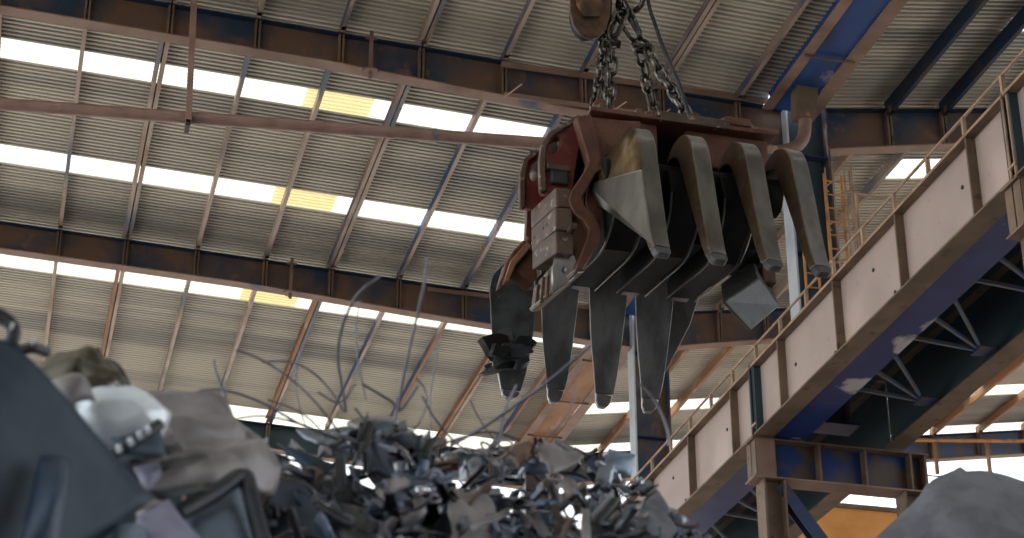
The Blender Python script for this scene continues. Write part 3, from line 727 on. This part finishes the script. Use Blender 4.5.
put_link(BIG, t, PY(628, 26, YC), (top-shR).normalized(), .2); put_link(BIG, t, PY(636, 25, YC), (top-shR+Vector((.05, 0, .1))).normalized(), 1.2)
for s_, w in ((shL, 'left'), (shR, 'right')):
    t = thing('shackle', s_+Vector((0, 0, -.1)), 'dark round shackle where the %s pair of chains starts' % w, 'shackle', 'chain shackles')
    B().tube([s_+Vector((.1*math.cos(a), .02, .085*math.sin(a))) for a in [2*math.pi*k/14 for k in range(14)]], .033, 8, closed=True).obj('bow', 'chain', t, smooth=60)
    B().tube([s_+Vector((-.11, 0, -.02)), s_+Vector((.11, 0, -.02))], .038, 10).obj('pin', 'chain', t, smooth=50)
    B().tube([s_+Vector((.10, 0, -.02)), s_+Vector((.135, 0, -.02))], .055, 6).obj('nut', 'chain', t)
# hook block, only its rounded foot in view
hb = thing('hook_block', PY(592, 38, 18.5), 'brown rounded foot of the crane hook block above the grab', 'hook block')
plate('side_plate', [[(570, -60), (571, 12), (574, 24), (581, 33), (590, 37), (600, 35), (606, 28), (609, 15), (614, -60)]], 18.35, .05, 'hook', hb, bev=.008)
plate('side_plate', [[(574, -60), (574, 14), (577, 25), (583, 33), (591, 37), (601, 35), (607, 28), (611, 15), (616, -60)]], 18.85, .05, 'hook', hb, bev=.008)
p = PY(590, 24, 18.6); B().tube([(p.x, 18.33, p.z), (p.x, 18.92, p.z)], .05, 12).obj('axle', 'chain', hb)
plate('sheave', [oval(592, 6, 15, 22, 28)], 18.5, .28, 'black', hb, bev=.02)
plate('guard', [[(578, -60), (577, 2), (584, 16), (600, 16), (606, -2), (606, -60)]], 18.31, .04, 'hook', hb)
pts = [PY(u, v, Y) for u, v, Y in ((640, -60, 18.7), (648, 0, 18.6), (655, 24, 18.5), (663, 47, 18.45), (673, 70, 18.4), (682, 92, 18.35), (690, 118, 18.3), (694, 124, 18.4))]
B().tube(crom(pts, 30), .024, 8).obj('power_cable', 'rubber', label='thin black cable curving down to the grab right of the chains', cat='cable', smooth=60)
# ------------------------------------------------------------------ the scrap pile in front
def sheet(name, quad, m, label, bulge=.08, nz=.05, n=9, th=.008, freq=2.2, parent=None, cat='scrap', group=None, seed=0, roll=0.0):
    a, b_, c, d = [PY(*q) for q in quad]; nrm = (b_-a).cross(d-a).normalized()
    if nrm.y > 0: nrm = -nrm
    b = B(); V = []
    for i in range(n+1):
        row = []
        for j in range(n+1):
            s, t = j/n, i/n
            p = (a*(1-s)+b_*s)*(1-t)+(d*(1-s)+c*s)*t
            k = 16*s*(1-s)*t*(1-t)
            p = p+nrm*(bulge*k+roll*(2*t-1)**2+nz*noise.noise(p*freq+Vector((seed*3.7, seed, 0)))*1.3+nz*.9*(abs(noise.noise(p*freq*2.6+Vector((seed, 2, seed*1.9))))-.2))+Vector((noise.noise(p*3+Vector((9, seed, 1))), 0, noise.noise(p*3+Vector((seed, 7, 1)))))*nz*.8
            row.append(b.bm.verts.new(p))
        V.append(row)
    for i in range(n):
        for j in range(n): b.bm.faces.new((V[i][j], V[i][j+1], V[i+1][j+1], V[i+1][j]))
    me = b.mesh(name)
    o = link_mesh(name, me, m, parent, smooth=24, **({} if parent else dict(label=label, cat=cat, group=group)))
    sm = o.modifiers.new('t', 'SOLIDIFY'); sm.thickness = th; sm.offset = 0
    return o
def rod(name, pts, r, m, label, cat='scrap', group=None, n=24, parent=None, r2=None):
    P = crom([PY(*p) for p in pts], n)
    return B().tube(P, r, 7, r2=r2).obj(name, m, parent, smooth=60, **({} if parent else dict(label=label, cat=cat, group=group)))

# the heap everything lies on (its top stays just below the picture)
b = B(); V = []
for i in range(26):
    row = []
    for j in range(41):
        x = -5+11*j/40; y = 4.6+7.4*i/25
        e = min(1, max(0, (y-4.6)/1.2))*min(1, max(0, (12-y)/2))*min(1, max(0, (x+5)/1.5))*min(1, max(0, (6-x)/2.2))
        z = GROUND+(.285*y-GROUND)*e*(1+.05*noise.noise(Vector((x, y, 0))*1.7))+.25*noise.noise(Vector((x*2, y*2, 3)))*e
        row.append(b.bm.verts.new((x, y, z)))
    V.append(row)
for i in range(25):
    for j in range(40): b.bm.faces.new((V[i][j], V[i][j+1], V[i+1][j+1], V[i+1][j]))
b.obj('scrap_heap', 'slate', label='dense heap of small scrap under the loose pieces in the foreground', cat='scrap heap', kind='stuff')

o = sheet('car_panel', [(-80, 296, 5.9), (14, 348, 6.1), (152, 498, 6.5), (-40, 665, 5.9)], 'navy', 'big dark blue sheet panel filling the lower left corner', .02, .02, 14, .012, seed=1)
sheet('raised_rib', [(40, 455, 6.05), (70, 457, 6.1), (58, 560, 5.95), (18, 560, 5.9)], 'rib', '', .07, .01, 8, .01, parent=o)
t = thing('bent_bracket', PY(15, 350, 6.3), 'dark bent bracket poking up at the left edge above the blue panel', 'scrap')
rod('arm', [(-8, 312, 6.4), (4, 318, 6.4), (13, 328, 6.4), (12, 340, 6.4), (4, 350, 6.4)], .026, 'dark', '', parent=t)
rod('arm', [(4, 352, 6.4), (20, 350, 6.4), (34, 348, 6.4), (46, 352, 6.5)], .02, 'dark', '', parent=t)
for u, v in ((12, 326), (12, 353), (33, 341)): rod('highlight_spot', [(u-1.5, v, 6.36), (u+1.5, v+1, 6.36)], .014, 'cyan', '', parent=t, n=4)  # small pale rods paint the highlights on the dark bracket
sheet('crumpled_sheet', [(14, 366, 7.0), (88, 362, 7.2), (132, 400, 7.1), (40, 418, 6.8)], 'olive', 'crumpled olive brown sheet above the pale glossy housing', .06, .11, 14, .006, 2.6, seed=5)
sheet('dark_piece', [(102, 358, 7.25), (112, 362, 7.25), (138, 396, 7.15), (122, 398, 7.15)], 'dark', 'narrow dark flap at the right of the olive sheet', .03, .03, 6, seed=2)
sheet('torn_sheet', [(40, 388, 6.75), (84, 386, 6.85), (92, 412, 6.8), (66, 412, 6.7)], 'taupe', 'small beige sheet corner left of the pale glossy housing', .05, .05, 6, seed=3)
hs = plate('glossy_housing', [[(120+(u-120)*.62, 410+(v-410)*.45) for u, v in ((81, 398), (86, 390), (96, 387), (138, 386), (144, 390), (159, 408), (157, 413), (143, 424), (120, 434), (98, 431), (84, 420))]], 6.85, .34, 'cyan', label='pale cyan white glossy housing beside the dark blue panel', cat='scrap', bev=.09)
for p_ in hs.data.polygons: p_.use_smooth = True
t = thing('beaded_strip', PY(134, 440, 6.7), 'dark strip with a row of shiny beads under the glossy housing', 'scrap')
rod('strip', [(112, 455, 6.7), (136, 441, 6.7), (160, 424, 6.75)], .022, 'dark', '', parent=t)
for u, v in ((119, 449), (131, 442), (140, 435), (148, 430)): rod('bead', [(u-2, v+1, 6.64), (u+2, v-1, 6.64)], .016, 'cyan', '', parent=t, n=4)
sheet('blue_scrap', [(108, 444, 6.75), (160, 428, 6.9), (164, 458, 6.8), (122, 462, 6.7)], 'navy', 'dark blue piece under the beaded strip', .04, .03, 6, seed=6)
sheet('bent_sheet', [(140, 384, 7.8), (222, 404, 8.0), (270, 470, 7.9), (150, 474, 7.4)], 'taupe', 'grey taupe bent sheet right of the glossy housing, upper of two', .04, .09, 14, .008, seed=7)
sheet('bent_sheet', [(128, 462, 7.1), (268, 436, 7.5), (276, 486, 7.3), (146, 496, 6.95)], 'taupe', 'grey taupe bent sheet right of the glossy housing, lower of two', .05, .09, 14, .008, seed=8, roll=-.03)
sheet('folded_corner', [(134, 470, 6.9), (163, 463, 7.0), (160, 480, 6.95), (148, 494, 6.8)], 'lilac', 'small pale folded corner at the tip of the blue panel', .03, .02, 5, seed=9)
sheet('lilac_sheet', [(138, 515, 6.5), (168, 496, 6.7), (212, 545, 6.6), (150, 575, 6.3)], 'lilac', 'pale lilac sheet at the bottom left beside the blue panel', .05, .03, 7, seed=10)
sheet('lilac_sheet', [(112, 528, 6.4), (140, 520, 6.5), (160, 560, 6.4), (110, 565, 6.2)], 'paleblue', 'grey blue sheet at the bottom edge left of the lilac one', .04, .03, 6, seed=11)
sheet('torn_sheet', [(128, 505, 6.7), (146, 494, 6.8), (170, 500, 6.8), (140, 520, 6.6)], 'taupe', 'beige scrap between the blue panel and the lilac sheet', .03, .03, 5, seed=4)
sheet('dark_piece', [(160, 463, 6.9), (206, 450, 7.05), (209, 458, 7.0), (163, 471, 6.85)], 'dark', 'thin dark strip standing in for a slot in the grey taupe bent sheets', .01, .02, 6, seed=41)  # dark sheet painted in for a shaded slot
sheet('dark_piece', [(164, 446, 7.0), (178, 441, 7.05), (183, 449, 7.0), (168, 455, 6.95)], 'dark', 'small dark patch standing in for a hole in the taupe sheets', .01, .02, 5, seed=42)  # dark sheet painted in for the shade inside a hole
sheet('dark_piece', [(150, 490, 6.75), (205, 484, 6.95), (206, 491, 6.9), (165, 497, 6.75)], 'dark', 'thin dark strip under the lower taupe bent sheet', .01, .02, 6, seed=43)
sheet('backing_sheet', [(104, 436, 7.6), (256, 446, 7.9), (290, 600, 7.5), (70, 600, 7.3)], 'slate', 'large dark grey sheet behind the lilac sheet and the dark tray', .03, .06, 10, seed=44)
t = thing('dark_tray', PY(215, 512, 6.9), 'dark rimmed tray with a blue grey bottom near the lower left', 'scrap')
sheet('bottom', [(184, 514, 6.95), (240, 484, 7.15), (264, 540, 7.0), (206, 570, 6.7)], 'paleblue', '', .03, .02, 6, .01, parent=t, seed=12)
rod('rim', [(178, 514, 6.85), (212, 495, 6.95), (243, 476, 7.05), (252, 500, 7.0), (264, 545, 6.9)], .034, 'dark', '', parent=t)
sheet('block_scrap', [(350, 424, 8.9), (388, 420, 9.1), (392, 444, 9.0), (356, 452, 8.8)], 'taupe', 'taupe crushed block at the middle of the pile top', .04, .09, 12, .02, seed=13)
sheet('block_scrap', [(371, 430, 8.7), (384, 420, 8.8), (400, 470, 8.7), (380, 480, 8.6)], 'slate', 'dark twisted flap across the taupe crushed block', .05, .05, 6, seed=14)
# crumpled drum
t = thing('crushed_drum', PY(410, 500, 8.2), 'crushed blue grey drum with bright painted highlights in the middle of the pile', 'drum')
b = B(); A = PY(388, 440, 8.6); C_ = PY(432, 520, 8.1); ax = (C_-A); sd = ax.cross(Vector((0, 1, 0))).normalized(); fr_ = ax.cross(sd).normalized(); rings = []
for i in range(12):
    f = i/11; r_ = .115+.02*math.sin(i*2.4)
    ring = []
    for k in range(22):
        an = 2*math.pi*k/22; p = A+ax*f+(sd*math.cos(an)*1.05+fr_*math.sin(an)*.8)*r_
        ring.append(p+sd*.11*noise.noise(p*5)+fr_*.13*noise.noise(p*4.5+Vector((4, 4, 4)))+ax.normalized()*.08*noise.noise(p*6))
    rings.append(ring)
b.loft(rings, cap=False); so_ = b.obj('shell', 'slate', t, smooth=26).modifiers.new('t', 'SOLIDIFY'); so_.thickness = .01
for i in (2, 8):
    B().tube([q_+(q_-(A+ax*i/11))*.04 for q_ in rings[i]], .012, 6, closed=True).obj('hoop', 'paleblue', t, smooth=60)
sheet('tall_plate', [(455, 488, 8.0), (490, 490, 8.1), (506, 560, 7.8), (444, 562, 7.6)], 'taupe', 'broad taupe plate standing at the bottom centre', .03, .06, 10, .01, seed=16)
t = thing('blue_canister', PY(297, 530, 7.6), 'dark blue canister lying at the bottom of the pile, left of centre', 'canister')
B().tube([PY(288, 503, 7.7), PY(305, 560, 7.4)], .105, 20).obj('body', 'navy', t, smooth=50)
B().tube([PY(287, 500, 7.72), PY(289, 506, 7.7)], .115, 20).obj('rim', 'dark', t, smooth=50)
rod('tan_strip', [(284, 486, 7.8), (300, 492, 7.8), (315, 505, 7.75)], .045, 'taupe', 'short thick taupe strip above the blue canister', n=10)
rod('tan_strip', [(314, 515, 7.6), (335, 518, 7.6), (352, 524, 7.6)], .03, 'lilac', 'pale strip right of the blue canister', n=10)
rod('curved_tube', [(395, 524, 7.7), (408, 520, 7.7), (420, 512, 7.7), (418, 502, 7.75)], .026, 'taupe', 'short curved taupe tube below the crushed drum', n=14)
sheet('dark_plate', [(262, 460, 8.2), (330, 478, 8.3), (412, 512, 8.2), (300, 500, 8.0)], 'dark', 'long dark plate sloping down through the middle of the pile', .04, .05, 9, seed=17)
sheet('dark_plate', [(278, 448, 8.4), (300, 458, 8.4), (380, 492, 8.3), (330, 488, 8.2)], 'navy', 'dark blue plate behind the long sloping dark plate', .04, .04, 8, seed=18)
sheet('dark_plate', [(330, 500, 7.9), (420, 515, 7.9), (400, 560, 7.7), (320, 545, 7.6)], 'dark', 'dark plate under the curved taupe tube', .04, .05, 8, seed=19)
sheet('grey_hump', [(300, 432, 8.9), (350, 428, 9.1), (372, 458, 8.9), (318, 452, 8.7)], 'steel', 'grey flattened sheet left of the taupe crushed block', .05, .05, 8, seed=20)
sheet('grey_hump', [(540, 454, 8.9), (582, 450, 9.1), (592, 468, 9.0), (556, 472, 8.7)], 'taupe', 'taupe hump of sheet right of centre below the claws', .02, .10, 12, seed=21)
sheet('grey_hump', [(508, 452, 9.0), (540, 446, 9.1), (546, 462, 9.0), (518, 466, 8.8)], 'brown', 'brownish twisted sheet left of the taupe hump', .02, .10, 10, seed=22)
sheet('blue_scrap', [(604, 452, 9.2), (634, 456, 9.3), (630, 478, 9.2), (600, 474, 9.1)], 'paleblue', 'small blue piece right of the taupe hump by the far column', .03, .03, 5, seed=23)
sheet('blue_scrap', [(520, 458, 9.3), (545, 455, 9.3), (548, 470, 9.3), (523, 474, 9.2)], 'navy', 'dark blue scrap tucked left under the taupe hump', .03, .03, 5, seed=24)
rod('pale_tube', [(468, 500, 8.4), (510, 503, 8.4), (560, 506, 8.5)], .03, 'paleblue', 'long pale blue tube lying level in the right half of the pile', n=10)
sheet('grey_shell', [(634, 508, 8.3), (658, 500, 8.5), (682, 540, 8.4), (640, 565, 8.1)], 'grey', 'grey shell shaped scrap at the right end of the pile below the girder', .04, .09, 12, seed=25)
sheet('dark_plate', [(590, 500, 8.6), (640, 505, 8.6), (648, 550, 8.4), (596, 552, 8.3)], 'dark', 'dark plate left of the grey shell at the right end', .05, .06, 7, seed=26)
sheet('tilted_fin', [(596, 470, 8.7), (612, 462, 8.8), (600, 520, 8.6), (586, 524, 8.5)], 'steel', 'narrow steel fin standing tilted right of centre', .03, .03, 6, seed=27)
sheet('tilted_fin', [(556, 478, 8.8), (572, 474, 8.8), (590, 512, 8.7), (574, 518, 8.6)], 'taupe', 'narrow taupe fin under the taupe hump', .03, .03, 6, seed=28)
sheet('highlight_flake', [(392, 462, 8.25), (412, 458, 8.3), (416, 470, 8.3), (396, 474, 8.2)], 'bright', 'bright flake standing in for a highlight on the upper side of the crushed drum', .02, .02, 4, seed=29)  # these flakes paint the white highlights of the drum
sheet('highlight_flake', [(415, 482, 8.0), (436, 482, 8.05), (438, 491, 8.0), (417, 492, 7.95)], 'bright', 'bright flake standing in for a highlight on the right flank of the crushed drum', .02, .015, 4, seed=30)
sheet('highlight_flake', [(438, 504, 7.95), (456, 503, 8.0), (457, 511, 8.0), (440, 512, 7.9)], 'bright', 'bright flake standing in for a highlight right of the drum beside the standing taupe plate', .02, .015, 4, seed=31)

# long springy wires against the bright roof
WIRES = [
 ([(380, 276, 8.0), (364, 288, 8.0), (351, 305, 8.1), (341, 332, 8.2), (338, 358, 8.3), (342, 385, 8.4), (346, 412, 8.5)], .0085, 'tall hooked wire curving up left of centre in front of the lower beam'),
 ([(427, 258, 8.1), (423, 290, 8.1), (414, 330, 8.2), (405, 370, 8.3), (398, 412, 8.4)], .0080, 'tall straight wire leaning right in front of the lower beam'),
 ([(214, 360, 8.6), (216, 372, 8.6), (222, 386, 8.6), (226, 398, 8.6)], .007, 'short dark wire end above the left part of the pile'),
 ([(236, 350, 8.4), (262, 360, 8.4), (292, 380, 8.5), (318, 405, 8.5), (345, 440, 8.6)], .0065, 'long arching wire from upper left down to the pile middle'),
 ([(180, 400, 8.2), (205, 390, 8.2), (232, 392, 8.3), (265, 404, 8.4), (300, 424, 8.5), (340, 440, 8.6)], .0075, 'low arching wire lying along the pile top at left'),
 ([(262, 362, 8.6), (290, 362, 8.6), (312, 372, 8.7), (330, 390, 8.7), (344, 412, 8.7)], .0065, 'rounded wire loop ending at the purlin left of centre'),
 ([(318, 392, 8.6), (335, 402, 8.6), (346, 398, 8.6), (352, 388, 8.6), (356, 384, 8.6)], .006, 'small twig shaped wire below the hooked wire'),
 ([(362, 384, 8.5), (376, 392, 8.5), (392, 402, 8.5), (400, 410, 8.5), (410, 398, 8.5), (418, 386, 8.5)], .0085, 'dark kinked wire sagging between two purlins at the centre'),
 ([(416, 378, 8.6), (424, 388, 8.6), (427, 402, 8.6), (421, 420, 8.6), (410, 434, 8.6)], .006, 'thin round wire bow right of the kinked wire'),
 ([(452, 445, 8.3), (485, 426, 8.2), (520, 402, 8.1), (550, 380, 8.0), (590, 346, 7.9)], .0095, 'blurred wire rising to the right below the claws'),
 ([(498, 446, 8.4), (502, 424, 8.4), (507, 405, 8.4), (516, 385, 8.4)], .007, 'steep wire under the leftmost claw'),
 ([(636, 382, 8.7), (650, 394, 8.7), (661, 412, 8.7), (668, 432, 8.7), (668, 446, 8.7)], .0085, 'pale bowed wire in front of the far column'),
 ([(385, 470, 8.6), (392, 440, 8.6), (396, 415, 8.6), (398, 398, 8.6)], .010, 'thick upright wire at the pile centre'),
 ([(422, 396, 8.6), (436, 420, 8.6), (455, 442, 8.6), (470, 452, 8.6)], .0065, 'wire sloping down right of the centre'),
 ([(355, 408, 8.6), (372, 430, 8.6), (392, 452, 8.6), (405, 476, 8.6)], .008, 'stout wire crossing the taupe crushed block'),
 ([(230, 420, 8.8), (262, 416, 8.8), (300, 424, 8.8), (330, 436, 8.8)], .006, 'flat wire along the white rooflight at left'),
 ([(268, 400, 8.8), (300, 412, 8.8), (322, 432, 8.8), (330, 446, 8.8)], .0055, 'fine wire curling over the white rooflight'),
 ([(430, 450, 8.6), (460, 438, 8.6), (490, 432, 8.6), (520, 440, 8.6)], .007, 'low bowed wire in front of the white rooflight at the centre right'),
 ([(470, 400, 8.9), (480, 420, 8.9), (500, 446, 8.9), (522, 458, 8.9)], .0055, 'fine wire sloping down left of the claw tips'),
 ([(545, 440, 8.9), (560, 425, 8.9), (572, 405, 8.9), (575, 385, 8.9)], .0055, 'thin wire curving up between the second and third claw'),
 ([(360, 300, 8.9), (356, 330, 8.9), (358, 360, 8.9), (366, 400, 8.9)], .0045, 'very thin upright wire right of the hooked one'),
 ([(300, 350, 9.0), (296, 380, 9.0), (300, 410, 9.0), (312, 440, 9.0)], .0045, 'very thin upright wire at the left third'),
 ([(440, 330, 9.0), (436, 360, 9.0), (430, 400, 9.0), (432, 430, 9.0)], .0045, 'very thin upright wire left of the leftmost claw'),
]
for pts, r_, lab in WIRES: rod('loose_wire', pts, r_*.85, 'wire', lab, 'wire', 'springy wires over the pile')

# countless smaller offcuts, each one lying on the pile
random.seed(21)
def top_v(u):
    T = [(190, 462), (230, 450), (262, 446), (300, 452), (335, 436), (372, 424), (400, 434), (440, 446), (480, 452), (515, 446), (560, 446), (610, 456), (640, 480), (668, 505), (700, 540)]
    for (a, va), (c, vc) in zip(T, T[1:]):
        if a <= u <= c: return va+(vc-va)*(u-a)/(c-a)
    return 540
MN = {'slate': 'slate grey', 'dark': 'blackish', 'steel': 'steel grey', 'taupe': 'taupe', 'brown': 'brownish', 'paleblue': 'grey blue', 'bright': 'bright shiny', 'navy': 'dark blue', 'wire': 'dull'}
MW = ['slate']*5+['dark']*8+['steel']*3+['taupe']*6+['brown']*3+['paleblue']*1+['bright']*1+['navy']*2
def zone(u): return 'left of the crushed block' if u < 340 else ('around the crushed drum' if u < 470 else ('below the claws' if u < 590 else 'at the right end of the pile'))
for i in range(430):
    u = random.uniform(196, 690); tv = top_v(u)
    v = tv+(566-tv)*random.random()**1.05
    deep = (v-tv)/(572-tv)
    Y = (9.3 if u > 470 else 8.7)-1.6*deep+random.uniform(-.5, .45)
    m = random.choice(MW); kind = random.choice(['strip', 'strip', 'bar', 'shard', 'rod', 'rod', 'angle', 'ring', 'strip'])
    a = random.choice([random.gauss(25, 25), random.gauss(-30, 30), random.uniform(-90, 90)])
    L_ = random.uniform(10, 46) if deep < .5 else random.uniform(18, 64)
    du, dv = math.cos(R(a))*L_/2, math.sin(R(a))*L_/2
    if v-abs(dv) < tv-10: dv *= .35
    dy = random.uniform(-.25, .25)
    lab = '%s scrap %s in the tangle %s' % (MN[m], {'strip': 'bent strip', 'bar': 'solid bar', 'shard': 'jagged shard', 'rod': 'thin rod', 'angle': 'angle offcut', 'ring': 'wire ring'}[kind], zone(u))
    g = 'pile ' + lab
    if kind == 'strip':
        w_ = random.uniform(3, 8); nx_, ny_ = -math.sin(R(a))*w_/2, math.cos(R(a))*w_/2
        sheet('scrap_strip', [(u-du+nx_, v-dv+ny_, Y-dy), (u+du+nx_, v+dv+ny_, Y+dy), (u+du-nx_, v+dv-ny_, Y+dy), (u-du-nx_, v-dv-ny_, Y-dy)], m, lab, random.uniform(-.1, .1), .05, 6, .006, seed=i, group=g)
    elif kind == 'shard':
        w_ = random.uniform(6, 16); nx_, ny_ = -math.sin(R(a))*w_/2, math.cos(R(a))*w_/2; L2 = .5
        sheet('scrap_shard', [(u-du*L2+nx_, v-dv*L2+ny_, Y-dy), (u+du*L2+nx_*.6, v+dv*L2+ny_*.6, Y+dy), (u+du*L2*1.3-nx_, v+dv*L2*1.3-ny_, Y+dy), (u-du*L2*.6-nx_*.8, v-dv*L2*.6-ny_*.8, Y-dy)], m, lab, .04, .07, 6, .008, 4, seed=i, group=g)
    elif kind == 'bar':
        B().bar(PY(u-du*.7, v-dv*.7, Y-dy), PY(u+du*.7, v+dv*.7, Y+dy), random.uniform(.015, .035), random.uniform(.015, .045)).obj('scrap_bar', m, label=lab, cat='scrap', group=g, bevel=.004)
    elif kind == 'angle':
        B().section(PY(u-du*.8, v-dv*.8, Y-dy), PY(u+du*.8, v+dv*.8, Y+dy), [(0, 0), (.045, 0), (.045, .006), (.006, .006), (.006, .045), (0, .045)]).obj('scrap_angle', m, label=lab, cat='scrap', group=g)
    elif kind == 'ring':
        c_ = PY(u, v, Y); r_ = random.uniform(.035, .08); e1 = Vector((math.cos(a), .3, math.sin(a))).normalized(); e2 = e1.orthogonal().normalized()
        B().tube([c_+(e1*math.cos(q_)+e2*math.sin(q_))*r_ for q_ in [R(20*k) for k in range(17)]], .007, 6).obj('wire_ring', m, label=lab, cat='scrap', group=g, smooth=60)
    else:
        rod('scrap_rod', [(u-du, v-dv, Y-dy), (u-du*.3+random.uniform(-4, 4), v-dv*.3+random.uniform(-5, 3), Y), (u+du*.4, v+dv*.4+random.uniform(-4, 4), Y+dy*.5), (u+du, v+dv, Y+dy)], random.uniform(.006, .014), m, lab, group=g, n=12)

# grey heap at the lower right
T = [(838, 578), (872, 541), (900, 515), (918, 498), (926, 485), (936, 477), (950, 472), (961, 466), (967, 471), (983, 470), (1003, 474), (1024, 481), (1060, 489), (1100, 505), (1150, 560)]
b = B(); V = []; n_ = 46
for j in range(n_+1):
    u = 838+(1150-838)*j/n_
    v = next(va+(vc-va)*(u-a)/(c-a) for (a, va), (c, vc) in zip(T, T[1:]) if a <= u <= c)
    rp = PY(u, v, 9.4); col_ = []
    for i in range(-10, 19):
        s_ = i/18
        if i < 0: p = rp+Vector((0, -s_*2.2, 0)); p.z = rp.z+(GROUND-rp.z)*(-s_/.56)**1.1
        else: p = rp+Vector((-.15*s_, -2.4*s_, 0)); p.z = rp.z+(GROUND-rp.z)*s_**1.25
        k = min(1, abs(i)/3)
        p += Vector((0, .22*noise.noise(p*1.3), .20*noise.noise(p*1.6+Vector((5, 2, 1)))+.06*noise.noise(p*5)))*k
        col_.append(b.bm.verts.new(p))
    V.append(col_)
for j in range(n_):
    for i in range(28): b.bm.faces.new((V[j][i], V[j+1][i], V[j+1][i+1], V[j][i+1]))
b.obj('rubble_heap', 'grey', label='blurred grey rubble heap in the lower right corner', cat='heap', smooth=60)
# ------------------------------------------------------------------ light, sky, camera
w = bpy.data.worlds.new('sky'); S.world = w; w.use_nodes = True
N = w.node_tree.nodes; L = w.node_tree.links
bg = N['Background']; tc = N.new('ShaderNodeTexCoord'); sx = N.new('ShaderNodeSeparateXYZ'); cr = N.new('ShaderNodeValToRGB')
L.new(tc.outputs['Generated'], sx.inputs[0])
mr = N.new('ShaderNodeMapRange'); mr.inputs['From Min'].default_value = -1; mr.inputs['From Max'].default_value = 1
L.new(sx.outputs['Z'], mr.inputs['Value']); L.new(mr.outputs[0], cr.inputs['Fac'])
cr.color_ramp.elements[0].position = .47; cr.color_ramp.elements[0].color = (.13, .12, .11, 1)
cr.color_ramp.elements[1].position = .52; cr.color_ramp.elements[1].color = (.94, .975, 1, 1)
el = cr.color_ramp.elements.new(1.0); el.color = (.80, .90, 1.0, 1)
L.new(cr.outputs[0], bg.inputs['Color']); bg.inputs['Strength'].default_value = 2.6
sl = bpy.data.lights.new('sun', 'SUN'); sl.energy = 4.5; sl.angle = R(1.5); sl.color = (1, .93, .82)
so = bpy.data.objects.new('sun', sl); COL.objects.link(so); so.rotation_euler = Vector((.45, -.12, -.9)).to_track_quat('-Z', 'Y').to_euler()

cd = bpy.data.cameras.new('camera'); co = bpy.data.objects.new('camera', cd); COL.objects.link(co)
cd.sensor_width = 36; cd.lens = FPX/1024*36; co.location = (0, 0, 0); co.rotation_euler = (R(90)+PIT, 0, -YAW)
cd.clip_end = 300
cd.dof.use_dof = True; cd.dof.focus_distance = 25; cd.dof.aperture_fstop = 2.7
S.camera = co
S.view_settings.view_transform = 'Standard'; S.view_settings.look = 'None'; S.view_settings.gamma = 1; S.view_settings.use_curve_mapping = False
S.view_settings.exposure = -0.2
# every label single unless the things share a group
_seen = {}
for o in S.objects:
    if o.parent is None and 'label' in o:
        if o['label'] in _seen and _seen[o['label']] != o.get('group', o.name): print('DUPLICATE LABEL', o['label'])
        _seen[o['label']] = o.get('group', o.name)
        n = len(o['label'].split())
        if n < 4 or n > 16: print('LABEL LENGTH', n, o['label'])
